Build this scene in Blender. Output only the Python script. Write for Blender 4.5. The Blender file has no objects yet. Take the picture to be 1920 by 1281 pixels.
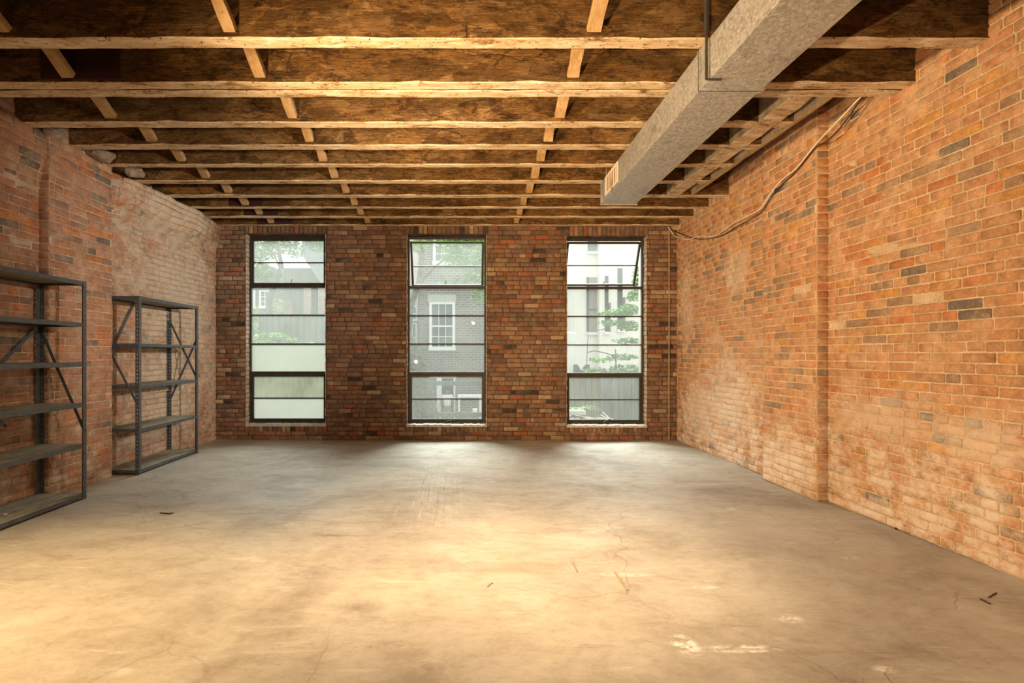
import bpy, bmesh, math, random
from mathutils import Vector, Matrix
import numpy as np

# ------------------------------------------------------------------ camera, light, exposure
SC = bpy.context.scene
COL = SC.collection
H = 1.273            # eye height
F = 931.0            # focal length in pixels of the 1920 wide frame
CX, CY = 870.0, 665.0
cam_d = bpy.data.cameras.new('camera')
cam = bpy.data.objects.new('camera', cam_d); COL.objects.link(cam)
cam.location = (0, 0, H); cam.rotation_euler = (math.radians(90), 0, 0)
cam_d.sensor_width = 36.0; cam_d.sensor_fit = 'HORIZONTAL'
cam_d.lens = 36.0 * F / 1920.0
cam_d.shift_x = (960 - CX) / 1920.0
cam_d.shift_y = (CY - 640.5) / 1920.0
cam_d.clip_start = 0.05; cam_d.clip_end = 300
SC.camera = cam
SC.view_settings.view_transform = 'Standard'
SC.view_settings.look = 'None'
SC.view_settings.gamma = 1.0
SC.view_settings.use_curve_mapping = False
SC.view_settings.exposure = 0.25
try:
    SC.cycles.use_denoising = True
    SC.cycles.max_bounces = 8
    SC.cycles.diffuse_bounces = 5
    SC.cycles.transparent_max_bounces = 24
    SC.cycles.sample_clamp_indirect = 6.0
    SC.cycles.caustics_reflective = False
    SC.cycles.caustics_refractive = False
except Exception:
    pass

world = bpy.data.worlds.new('overcast_sky'); SC.world = world
world.use_nodes = True
wn = world.node_tree
for n in list(wn.nodes): wn.nodes.remove(n)
wo = wn.nodes.new('ShaderNodeOutputWorld'); wb = wn.nodes.new('ShaderNodeBackground')
wb.inputs['Color'].default_value = (0.98, 1.0, 0.98, 1); wb.inputs['Strength'].default_value = 1.75
wn.links.new(wb.outputs[0], wo.inputs[0])

def spot(name, loc, target, energy, color, size_deg, blend, radius=0.08):
    d = bpy.data.lights.new(name, 'SPOT'); o = bpy.data.objects.new(name, d); COL.objects.link(o)
    o.location = loc
    o.rotation_euler = (Vector(target) - Vector(loc)).to_track_quat('-Z', 'Y').to_euler()
    d.energy = energy; d.color = color; d.spot_size = math.radians(size_deg); d.spot_blend = blend
    d.shadow_soft_size = radius
    return o
def point(name, loc, energy, color, radius=0.1):
    d = bpy.data.lights.new(name, 'POINT'); o = bpy.data.objects.new(name, d); COL.objects.link(o)
    o.location = loc; d.energy = energy; d.color = color; d.shadow_soft_size = radius
    return o
WARM = (1.0, 0.66, 0.34)
# soft daylight coming down over the roofs across the yard
sd = bpy.data.lights.new('daylight', 'SUN'); so = bpy.data.objects.new('daylight', sd); COL.objects.link(so)
sd.energy = 15.5; sd.color = (0.96, 1.0, 0.95); sd.angle = math.radians(50)
so.rotation_euler = Vector((0.05, -0.72, -0.69)).to_track_quat('-Z', 'Y').to_euler()
# work lamp standing beside the shelving, turned towards the right hand wall
spot('work_or_fill_lamp', (-2.65, 2.20, 1.66), (3.1, 4.5, 1.80), 1000, WARM, 106, 0.95, 0.06)
# added fill spot farther back, brightening the joists from below
spot('work_or_fill_lamp', (-1.5, -0.5, 1.05), (1.00, 4.9, 3.20), 1050, WARM, 68, 1.0, 0.03)
spot('left_wall_fill', (2.75, 1.9, 2.30), (-3.6, 6.5, 2.15), 1000, (1.0, 0.84, 0.66), 44, 1.0, 0.10)  # added fill that brightens the left wall; no fixture stands here
# down lights on the joists just behind the picture's upper edge
spot('down_light', (0.62, 2.35, 3.10), (0.55, 3.02, 0.0), 440, (1.0, 0.73, 0.415), 52, 1.0, 0.10)
spot('down_light', (-2.2, 2.0, 3.10), (-2.2, 2.1, 0.0), 680, (1.0, 0.69, 0.34), 72, 1.0, 0.10)
spot('general_fill', (0.1, 2.35, 3.12), (-0.2, 2.9, 0.0), 130, (1.0, 0.70, 0.40), 138, 0.5, 0.12)  # added wide fill for the whole room, not one of the down lights
point('rear_fill', (0.3, -1.2, 2.3), 60, WARM, 0.05)  # added weak ambient fill behind the camera

# ------------------------------------------------------------------ helpers
def tag(o, label=None, cat=None, group=None, kind=None):
    if label: o['label'] = label
    if cat: o['category'] = cat
    if group: o['group'] = group
    if kind: o['kind'] = kind
    return o
def empty(name, loc=(0, 0, 0), rz=0.0, label=None, cat=None, group=None, kind=None):
    o = bpy.data.objects.new(name, None); COL.objects.link(o)
    o.location = loc; o.rotation_euler = (0, 0, rz); o.empty_display_size = 0.1
    return tag(o, label, cat, group, kind)
def px(x, y, d):
    """the point at depth d that the pixel x, y of the photograph shows"""
    return Vector(((x - CX) * d / F, d, H + (CY - y) * d / F))

class MB:
    def __init__(self):
        self.v = []; self.f = []; self.m = []; self.c = None
    def add(self, vs, fs, m=0):
        n = len(self.v)
        self.v += [tuple(p) for p in vs]
        self.f += [tuple(i + n for i in f) for f in fs]
        self.m += [m] * len(fs)
    def box(self, a, b, m=0, M=None):
        x0, y0, z0 = a; x1, y1, z1 = b
        vs = [Vector(p) for p in ((x0,y0,z0),(x1,y0,z0),(x1,y1,z0),(x0,y1,z0),(x0,y0,z1),(x1,y0,z1),(x1,y1,z1),(x0,y1,z1))]
        if M is not None: vs = [M @ p for p in vs]
        self.add(vs, [(0,3,2,1),(4,5,6,7),(0,1,5,4),(1,2,6,5),(2,3,7,6),(3,0,4,7)], m)
    def bar(self, p, q, w, h, up=(0, 0, 1), m=0):
        """box along p-q, w across, h along up"""
        p = Vector(p); q = Vector(q); d = (q - p); L = d.length; d.normalize()
        up = Vector(up); s = d.cross(up)
        if s.length < 1e-4: s = d.cross(Vector((1, 0, 0)))
        s.normalize(); u = s.cross(d)
        vs = []
        for t in (p, q):
            for a, b in ((-1,-1),(1,-1),(1,1),(-1,1)):
                vs.append(t + s * a * w / 2 + u * b * h / 2)
        self.add(vs, [(0,1,2,3),(7,6,5,4),(0,4,5,1),(1,5,6,2),(2,6,7,3),(3,7,4,0)], m)
    def tube(self, pts, r, n=8, m=0, cap=True):
        pts = [Vector(p) for p in pts]
        rs = r if isinstance(r, (list, tuple)) else [r] * len(pts)
        rings = []; base = len(self.v); vs = []
        prev = None
        for i, p in enumerate(pts):
            if i == 0: d = pts[1] - pts[0]
            elif i == len(pts) - 1: d = pts[-1] - pts[-2]
            else: d = (pts[i+1] - pts[i-1])
            d.normalize()
            if prev is None:
                a = Vector((0, 0, 1)) if abs(d.z) < 0.9 else Vector((1, 0, 0))
                u = d.cross(a).normalized()
            else:
                u = (prev - d * prev.dot(d)).normalized()
            prev = u; w = d.cross(u)
            for k in range(n):
                t = 2 * math.pi * k / n
                vs.append(p + (u * math.cos(t) + w * math.sin(t)) * rs[i])
        fs = []
        for i in range(len(pts) - 1):
            for k in range(n):
                a = i * n + k; b = i * n + (k + 1) % n
                fs.append((a, b, b + n, a + n))
        if cap:
            fs.append(tuple(range(n - 1, -1, -1))); fs.append(tuple((len(pts) - 1) * n + k for k in range(n)))
        self.add(vs, fs, m)
    def build(self, name, mats, parent=None, smooth=False, bevel=0.0, kind=None, label=None):
        me = bpy.data.meshes.new(name)
        me.from_pydata(self.v, [], self.f); 
        for mt in (mats if isinstance(mats, (list, tuple)) else [mats]): me.materials.append(mt)
        if any(self.m): me.polygons.foreach_set('material_index', self.m)
        if smooth: me.polygons.foreach_set('use_smooth', [True] * len(me.polygons))
        me.update()
        o = bpy.data.objects.new(name, me); COL.objects.link(o)
        if parent is not None: o.parent = parent
        if bevel > 0:
            b = o.modifiers.new('bevel', 'BEVEL'); b.width = bevel; b.segments = 2; b.limit_method = 'ANGLE'
        if kind: o['kind'] = kind
        if label: o['label'] = label
        return o

# ------------------------------------------------------------------ materials
class Mat:
    def __init__(self, name):
        self.m = bpy.data.materials.new(name); self.m.use_nodes = True
        self.t = self.m.node_tree
        for n in list(self.t.nodes): self.t.nodes.remove(n)
        self.out = self.n('ShaderNodeOutputMaterial')
        self.geo = self.n('ShaderNodeNewGeometry')
        self.pos = self.geo.outputs['Position']
    def n(self, ty, **kw):
        nd = self.t.nodes.new(ty)
        for k, v in kw.items(): setattr(nd, k, v)
        return nd
    def l(self, a, b): self.t.links.new(a, b)
    def put(self, sock, v):
        if hasattr(v, 'is_output') or isinstance(v, bpy.types.NodeSocket): self.l(v, sock)
        elif isinstance(v, (tuple, list)) and len(v) == 3 and sock.type == 'RGBA': sock.default_value = (*v, 1)
        else: sock.default_value = v
    def scalev(self, s, src=None, off=(0, 0, 0)):
        mp = self.n('ShaderNodeMapping'); self.l(src or self.pos, mp.inputs[0])
        mp.inputs['Scale'].default_value = s; mp.inputs['Location'].default_value = off
        return mp.outputs[0]
    def noise(self, scale, detail=4, rough=0.55, vec=None, dist=0.0):
        nd = self.n('ShaderNodeTexNoise'); self.l(vec or self.pos, nd.inputs['Vector'])
        nd.inputs['Scale'].default_value = scale; nd.inputs['Detail'].default_value = detail
        nd.inputs['Roughness'].default_value = rough; nd.inputs['Distortion'].default_value = dist
        return nd.outputs[0]
    def vor(self, scale, vec=None, feature='F1', out='Distance'):
        nd = self.n('ShaderNodeTexVoronoi', feature=feature); self.l(vec or self.pos, nd.inputs['Vector'])
        nd.inputs['Scale'].default_value = scale
        return nd.outputs[out]
    def ramp(self, fac, stops, interp='LINEAR'):
        nd = self.n('ShaderNodeValToRGB'); self.l(fac, nd.inputs[0]); cr = nd.color_ramp
        cr.interpolation = interp
        while len(cr.elements) > 1: cr.elements.remove(cr.elements[-1])
        for i, (p, c) in enumerate(stops):
            e = cr.elements[0] if i == 0 else cr.elements.new(p)
            e.position = p
            e.color = (c, c, c, 1) if isinstance(c, (int, float)) else (*c, 1)
        return nd.outputs[0]
    def math(self, op, a, b=0.0, c=0.0, clamp=False):
        nd = self.n('ShaderNodeMath', operation=op); nd.use_clamp = clamp
        for i, v in enumerate((a, b, c)):
            if v is not None: self.put(nd.inputs[i], v)
        return nd.outputs[0]
    def mix(self, fac, a, b, blend='MIX'):
        nd = self.n('ShaderNodeMix', data_type='RGBA', blend_type=blend)
        self.put(nd.inputs[0], fac); self.put(nd.inputs[6], a); self.put(nd.inputs[7], b)
        return nd.outputs[2]
    def rng(self, v, a, b, c=0.0, d=1.0, smooth=True):
        nd = self.n('ShaderNodeMapRange'); nd.interpolation_type = 'SMOOTHSTEP' if smooth else 'LINEAR'
        self.put(nd.inputs[0], v)
        for i, x in enumerate((a, b, c, d)): nd.inputs[i + 1].default_value = x
        return nd.outputs[0]
    def xyz(self):
        nd = self.n('ShaderNodeSeparateXYZ'); self.l(self.pos, nd.inputs[0]); return nd.outputs
    def blob(self, c, r, sc=(1, 1, 1)):
        """1 inside, 0 outside of an ellipsoid about the place c"""
        s = self.n('ShaderNodeVectorMath', operation='SUBTRACT'); self.l(self.pos, s.inputs[0]); s.inputs[1].default_value = c
        m = self.n('ShaderNodeVectorMath', operation='MULTIPLY'); self.l(s.outputs[0], m.inputs[0]); m.inputs[1].default_value = sc
        L = self.n('ShaderNodeVectorMath', operation='LENGTH'); self.l(m.outputs[0], L.inputs[0])
        return self.rng(L.outputs['Value'], r, 0.0)
    def bump(self, h, strength=0.5, dist=0.01):
        nd = self.n('ShaderNodeBump'); self.l(h, nd.inputs['Height'])
        nd.inputs['Strength'].default_value = strength; nd.inputs['Distance'].default_value = dist
        return nd.outputs[0]
    def done(self, col, rough=0.8, metal=0.0, normal=None, spec=0.3):
        p = self.n('ShaderNodeBsdfPrincipled')
        self.put(p.inputs['Base Color'], col); self.put(p.inputs['Roughness'], rough); self.put(p.inputs['Metallic'], metal)
        p.inputs['Specular IOR Level'].default_value = spec
        if normal is not None: self.l(normal, p.inputs['Normal'])
        self.l(p.outputs[0], self.out.inputs[0])
        return self.m

def brick_mat(name, mortar, pale, patches, low=0.5, smear=0.5, dusty=0.35):
    """painted by the colour stored in each brick; lime smears, salt bloom low on the wall, patches=[(centre, radius, scale, strength)]"""
    M = Mat(name)
    at = M.n('ShaderNodeAttribute'); at.attribute_name = 'bcol'
    n1 = M.noise(13, 6, 0.7); n2 = M.noise(60, 4, 0.7); n3 = M.noise(2.2, 5, 0.65)
    c = M.mix(1.0, at.outputs['Color'], M.ramp(n1, [(0.28, 0.58), (0.72, 1.28)]), 'MULTIPLY')
    c = M.mix(0.55, c, M.ramp(n2, [(0.3, (0.6, 0.6, 0.6)), (0.7, (1.3, 1.25, 1.2))]), 'MULTIPLY')
    # mortar smeared over the brick faces
    sm = M.math('MULTIPLY', M.rng(M.noise(4.2, 8, 0.8), 0.47, 0.68), smear)
    c = M.mix(sm, c, mortar)
    z = M.xyz()[2]
    lowm = M.math('MULTIPLY', M.rng(z, 1.25, 0.05), low)
    eff = M.rng(M.math('ADD', M.noise(4.5, 7, 0.75), M.math('MULTIPLY', lowm, 0.28)), 0.58, 0.80)
    eff = M.math('MULTIPLY', eff, M.rng(z, 1.5, 0.5))
    for (ce, r, sc, st) in patches:
        b = M.blob(ce, r, sc)
        e2 = M.rng(M.math('ADD', M.math('MULTIPLY', M.noise(5.5, 9, 0.85), 1.15), M.math('MULTIPLY', b, 0.32)), 0.62, 0.90)
        e2 = M.math('MULTIPLY', M.math('MULTIPLY', e2, M.rng(b, 0.0, 0.5)), st)
        eff = M.math('MAXIMUM', eff, e2)
    c = M.mix(M.math('MULTIPLY', eff, 0.8, clamp=True), c, pale)
    hgt = M.math('ADD', M.math('MULTIPLY', n2, 0.35), M.noise(140, 3, 0.7))
    hgt = M.math('ADD', hgt, M.math('MULTIPLY', M.noise(18, 5, 0.65), 1.4))
    return M.done(c, 0.92, 0, M.bump(hgt, 0.55, 0.006), 0.15)

def mortar_mat(name, col, dark, pale, patches=()):
    M = Mat(name)
    c = M.mix(M.rng(M.noise(6, 5, 0.6), 0.35, 0.7), dark, col)
    c = M.mix(0.6, c, M.ramp(M.noise(80, 4, 0.7), [(0.3, 0.55), (0.7, 1.3)]), 'MULTIPLY')
    for (ce, r, sc, st) in patches:
        c = M.mix(M.math('MULTIPLY', M.blob(ce, r, sc), st), c, pale)
    h = M.math('ADD', M.noise(45, 5, 0.7), M.noise(160, 3, 0.7))
    return M.done(c, 0.95, 0, M.bump(h, 0.8, 0.01), 0.1)

PALE = (0.62, 0.56, 0.50)
R_P = [((3.14, 5.75, 2.25), 0.5, (1, 1, 1), 0.55), ((3.14, 5.9, 0.75), 1.0, (1, 1, 1.1), 0.8), ((3.14, 6.7, 0.5), 0.8, (1, 1, 1), 0.7),
       ((3.14, 3.75, 0.80), 0.95, (1, 0.8, 2.6), 0.5), ((3.06, 4.7, 0.25), 0.6, (1, 1, 1), 1.0), ((3.14, 3.0, 0.72), 0.5, (1, 1, 1.5), 0.7), ((3.14, 7.1, 2.0), 0.5, (1, 1, 0.5), 0.4)]
L_P = [((-3.7, 6.2, 3.05), 1.3, (1, 0.8, 1.5), 1.0), ((-3.7, 6.4, 2.1), 1.3, (1, 0.7, 0.7), 1.0), ((-3.7, 6.2, 0.8), 1.5, (1, 1, 1), 0.9), ((-3.6, 7.2, 1.5), 0.7, (1, 1, 0.3), 0.6), ((-3.65, 2.6, 2.9), 0.9, (1, 1, 1.2), 0.5)]
B_P = [((-3.45, 7.36, 2.6), 0.5, (1, 1, 0.4), 0.25), ((1.0, 7.36, 1.2), 0.5, (1, 1, 1), 0.25)]
M_BR = brick_mat('orange_brick', (0.66, 0.50, 0.34), (0.74, 0.66, 0.58), R_P, 0.7, 0.6)
M_BL = brick_mat('red_brick', (0.58, 0.48, 0.38), (0.68, 0.62, 0.52), L_P, 0.5, 0.55)
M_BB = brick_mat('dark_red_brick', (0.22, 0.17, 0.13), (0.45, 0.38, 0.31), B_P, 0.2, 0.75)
M_MR = mortar_mat('buff_mortar', (0.84, 0.68, 0.50), (0.62, 0.47, 0.32), PALE)
M_ML = mortar_mat('lime_mortar', (0.74, 0.64, 0.53), (0.48, 0.38, 0.30), (0.5, 0.47, 0.42))
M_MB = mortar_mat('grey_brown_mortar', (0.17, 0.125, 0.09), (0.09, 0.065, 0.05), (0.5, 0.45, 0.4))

def rough_mortar():
    M = Mat('parged_mortar')
    c = M.ramp(M.noise(7, 7, 0.75), [(0.3, (0.20, 0.13, 0.09)), (0.5, (0.42, 0.34, 0.27)), (0.7, (0.60, 0.54, 0.47))])
    return M.done(c, 0.95, 0, M.bump(M.noise(25, 8, 0.75), 1.0, 0.03), 0.1)
M_PARGE = rough_mortar()

def wood_side():
    M = Mat('stained_joist_face')
    v = M.scalev((1.0, 1.0, 2.6))
    big = M.noise(2.6, 9, 0.8, v, 0.5)
    c = M.ramp(big, [(0.32, (0.08, 0.048, 0.024)), (0.41, (0.19, 0.11, 0.045)), (0.48, (0.36, 0.22, 0.09)), (0.54, (0.20, 0.125, 0.055)), (0.60, (0.44, 0.30, 0.16)), (0.72, (0.56, 0.43, 0.27))])
    # hard-edged remnants of limewash
    blk = M.noise(2.6, 8, 0.8, M.scalev((1.0, 1.0, 2.4), off=(7, 3, 1)), 0.2)
    c = M.mix(M.math('MULTIPLY', M.rng(blk, 0.525, 0.545), 0.8), c, (0.42, 0.29, 0.15))
    blk2 = M.noise(3.4, 9, 0.85, M.scalev((1.0, 1.0, 2.2), off=(17, 5, 9)), 0.4)
    c = M.mix(M.math('MULTIPLY', M.rng(blk2, 0.53, 0.56), 0.7), c, (0.075, 0.045, 0.028))
    # flaking slabs of old finish with cracked edges
    nz = M.n('ShaderNodeTexNoise'); M.l(M.pos, nz.inputs['Vector']); nz.inputs['Scale'].default_value = 7; nz.inputs['Detail'].default_value = 6
    sv = M.n('ShaderNodeVectorMath', operation='SCALE'); M.l(nz.outputs['Color'], sv.inputs[0]); sv.inputs['Scale'].default_value = 0.16
    av = M.n('ShaderNodeVectorMath', operation='ADD'); M.l(M.pos, av.inputs[0]); M.l(sv.outputs[0], av.inputs[1])
    vv = M.scalev((2.2, 1.0, 7.0), src=av.outputs[0])
    cell = M.n('ShaderNodeTexVoronoi'); M.l(vv, cell.inputs['Vector']); cell.inputs['Scale'].default_value = 1.5
    edge = M.n('ShaderNodeTexVoronoi', feature='DISTANCE_TO_EDGE'); M.l(vv, edge.inputs['Vector']); edge.inputs['Scale'].default_value = 1.5
    cv_ = M.ramp(cell.outputs['Color'], [(0.0, 0.55), (0.45, 0.9), (0.75, 1.15), (1.0, 1.6)])
    c = M.mix(1.0, c, cv_, 'MULTIPLY')
    slab = M.rng(cell.outputs['Color'], 0.5, 0.52)
    crk = M.math('MULTIPLY', M.rng(edge.outputs['Distance'], 0.035, 0.008), slab)
    crk = M.math('MULTIPLY', crk, M.rng(M.noise(3.3, 4, 0.6, M.scalev((1, 1, 1), off=(2, 6, 4))), 0.46, 0.60))
    c = M.mix(M.math('MULTIPLY', crk, 0.6), c, (0.04, 0.022, 0.012))
    grain = M.noise(16, 8, 0.8, M.scalev((0.5, 1, 4)))
    c = M.mix(0.75, c, M.ramp(grain, [(0.3, 0.55), (0.7, 1.35)]), 'MULTIPLY')
    c = M.mix(1.0, c, (0.98, 0.84, 0.66), 'MULTIPLY')
    crack = M.rng(M.noise(5, 8, 0.8, M.scalev((0.5, 1, 7))), 0.48, 0.53)
    h = M.math('ADD', M.math('MULTIPLY', grain, 1.6), M.math('ADD', M.math('MULTIPLY', blk, 2.2), crack))
    h = M.math('ADD', h, M.math('SUBTRACT', M.math('MULTIPLY', slab, 0.6), crk))
    return M.done(c, 0.9, 0, M.bump(h, 0.9, 0.02), 0.15)
def wood_bottom():
    M = Mat('limed_joist_underside')
    big = M.noise(5.0, 8, 0.78, M.scalev((0.7, 2.5, 1)))
    c = M.ramp(big, [(0.34, (0.16, 0.09, 0.04)), (0.41, (0.36, 0.23, 0.12)), (0.46, (0.58, 0.43, 0.27)), (0.60, (0.70, 0.57, 0.42)), (0.75, (0.76, 0.67, 0.54))])
    grain = M.noise(22, 6, 0.7, M.scalev((0.3, 4, 1)))
    c = M.mix(0.6, c, M.ramp(grain, [(0.3, 0.6), (0.7, 1.25)]), 'MULTIPLY')
    holes = M.vor(26, M.scalev((1.0, 1.0, 1.0)))
    c = M.mix(M.rng(holes, 0.16, 0.08), c, (0.05, 0.03, 0.02))
    nick = M.rng(M.noise(13, 7, 0.85, M.scalev((1.0, 2.2, 1), off=(3, 1, 0))), 0.585, 0.62)
    c = M.mix(M.math('MULTIPLY', nick, 0.85), c, (0.11, 0.06, 0.03))
    wht = M.rng(M.noise(6, 7, 0.8, M.scalev((0.8, 2, 1), off=(8, 2, 0))), 0.54, 0.57)
    c = M.mix(M.math('MULTIPLY', wht, 0.6), c, (0.80, 0.72, 0.60))
    h = M.math('ADD', grain, M.math('MULTIPLY', M.rng(holes, 0.0, 0.2), 0.8))
    h = M.math('SUBTRACT', h, M.math('MULTIPLY', nick, 0.7))
    return M.done(c, 0.9, 0, M.bump(h, 0.7, 0.01), 0.15)
def wood_strut():
    M = Mat('worn_strut_wood')
    g = M.noise(20, 8, 0.8, M.scalev((2.5, 0.6, 1)))
    c = M.ramp(M.noise(5, 6, 0.7), [(0.3, (0.30, 0.17, 0.07)), (0.5, (0.50, 0.33, 0.16)), (0.7, (0.62, 0.46, 0.28))])
    c = M.mix(0.5, c, M.ramp(g, [(0.3, 0.45), (0.7, 1.3)]), 'MULTIPLY')
    c = M.mix(M.rng(M.vor(22), 0.10, 0.05), c, (0.05, 0.03, 0.02))
    return M.done(c, 0.85, 0, M.bump(g, 0.9, 0.01), 0.2)
M_WS, M_WB, M_ST = wood_side(), wood_bottom(), wood_strut()
def simple(name, col, rough=0.7, metal=0.0, var=0.25, scale=12, bump=0.3, spec=0.3):
    M = Mat(name)
    n = M.noise(scale, 5, 0.65)
    c = M.mix(1.0, col, M.ramp(n, [(0.25, 1 - var), (0.75, 1 + var)]), 'MULTIPLY')
    return M.done(c, rough, metal, M.bump(n, bump, 0.01), spec)
def floorboards():
    M = Mat('dark_subfloor_boards')
    x, y, z = M.xyz()
    fr = M.math('FRACT', M.math('MULTIPLY', x, 6.5))
    gap = M.rng(M.math('ABSOLUTE', M.math('SUBTRACT', fr, 0.5)), 0.46, 0.5)
    c = M.ramp(M.noise(3, 6, 0.7, M.scalev((3, 0.6, 1))), [(0.3, (0.05, 0.028, 0.014)), (0.7, (0.20, 0.12, 0.06))])
    c = M.mix(gap, c, (0.012, 0.008, 0.006))
    return M.done(c, 0.9, 0, M.bump(M.noise(20, 5, 0.7, M.scalev((4, .5, 1))), 0.5, 0.01), 0.1)
M_SUB = floorboards()
M_TAR = simple('maroon_painted_board', (0.045, 0.016, 0.016), 0.7, 0, 0.2, 6, 0.2)
M_GREYBOARD = simple('grey_limed_plank', (0.44, 0.36, 0.27), 0.9, 0, 0.5, 9, 0.8)
M_BEAM = wood_bottom(); M_BEAM.name = 'pitted_whitewashed_beam'

def steel(name, col, rough, metal, rust=0.25):
    M = Mat(name)
    n = M.noise(18, 6, 0.7)
    c = M.mix(1.0, col, M.ramp(n, [(0.3, 0.75), (0.7, 1.35)]), 'MULTIPLY')
    c = M.mix(M.math('MULTIPLY', M.rng(M.noise(7, 7, 0.75), 0.58, 0.72), rust), c, (0.16, 0.11, 0.07))
    return M.done(c, rough, metal, M.bump(n, 0.15, 0.003), 0.5)
M_STEEL = steel('slate_painted_steel', (0.085, 0.10, 0.12), 0.40, 0.25, 0.12)
M_FRAME = steel('bronze_window_steel', (0.045, 0.036, 0.028), 0.5, 0.2, 0.2)
def galv():
    M = Mat('galvanised_sheet')
    vc = M.n('ShaderNodeTexVoronoi'); M.l(M.pos, vc.inputs['Vector']); vc.inputs['Scale'].default_value = 75
    sp = M.ramp(vc.outputs['Color'], [(0.0, 0.72), (1.0, 1.25)])
    c = M.mix(1.0, (0.385, 0.39, 0.39), sp, 'MULTIPLY')
    v2 = M.noise(30, 6, 0.75)
    c = M.mix(0.6, c, M.ramp(v2, [(0.3, 0.65), (0.7, 1.3)]), 'MULTIPLY')
    st = M.noise(2.5, 8, 0.75, M.scalev((1.3, 0.7, 1)))
    c = M.mix(M.math('MULTIPLY', M.rng(st, 0.56, 0.68), 0.55), c, (0.14, 0.13, 0.12))
    r = M.ramp(vc.outputs['Color'], [(0.0, 0.45), (1.0, 0.7)])
    return M.done(c, r, 0.45, M.bump(v2, 0.12, 0.003), 0.5)
M_GALV = galv()
M_DUCTEDGE = simple('dark_gap_and_hanger', (0.05, 0.045, 0.04), 0.6)
M_WHITE = simple('off_white_enamel', (0.72, 0.66, 0.60), 0.5, 0, 0.06, 10, 0.05)
M_SLAT = simple('tan_grille_metal', (0.36, 0.25, 0.18), 0.55, 0, 0.1, 20, 0.05)
def shelf_board():
    M = Mat('dusty_particle_board')
    n = M.noise(5, 7, 0.7, M.scalev((3, 1, 1)))
    c = M.ramp(n, [(0.3, (0.16, 0.14, 0.11)), (0.5, (0.27, 0.25, 0.20)), (0.72, (0.42, 0.40, 0.34))])
    c = M.mix(M.rng(M.noise(11, 6, 0.8), 0.66, 0.72), c, (0.12, 0.08, 0.05))
    return M.done(c, 0.85, 0, M.bump(M.noise(60, 4, 0.6), 0.3, 0.003), 0.25)
M_BOARD = shelf_board()
M_CABLE_L = simple('grey_cable_sheath', (0.78, 0.70, 0.62), 0.6, 0, 0.15, 30, 0.1)
M_CABLE_D = simple('dark_cable_sheath', (0.05, 0.03, 0.022), 0.6, 0, 0.15, 30, 0.1)
M_PIPE = simple('brown_painted_conduit', (0.36, 0.26, 0.17), 0.7, 0, 0.3, 8, 0.2)
M_SILL = simple('crumbling_white_mortar', (0.55, 0.53, 0.48), 0.95, 0, 0.35, 14, 0.9)

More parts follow.
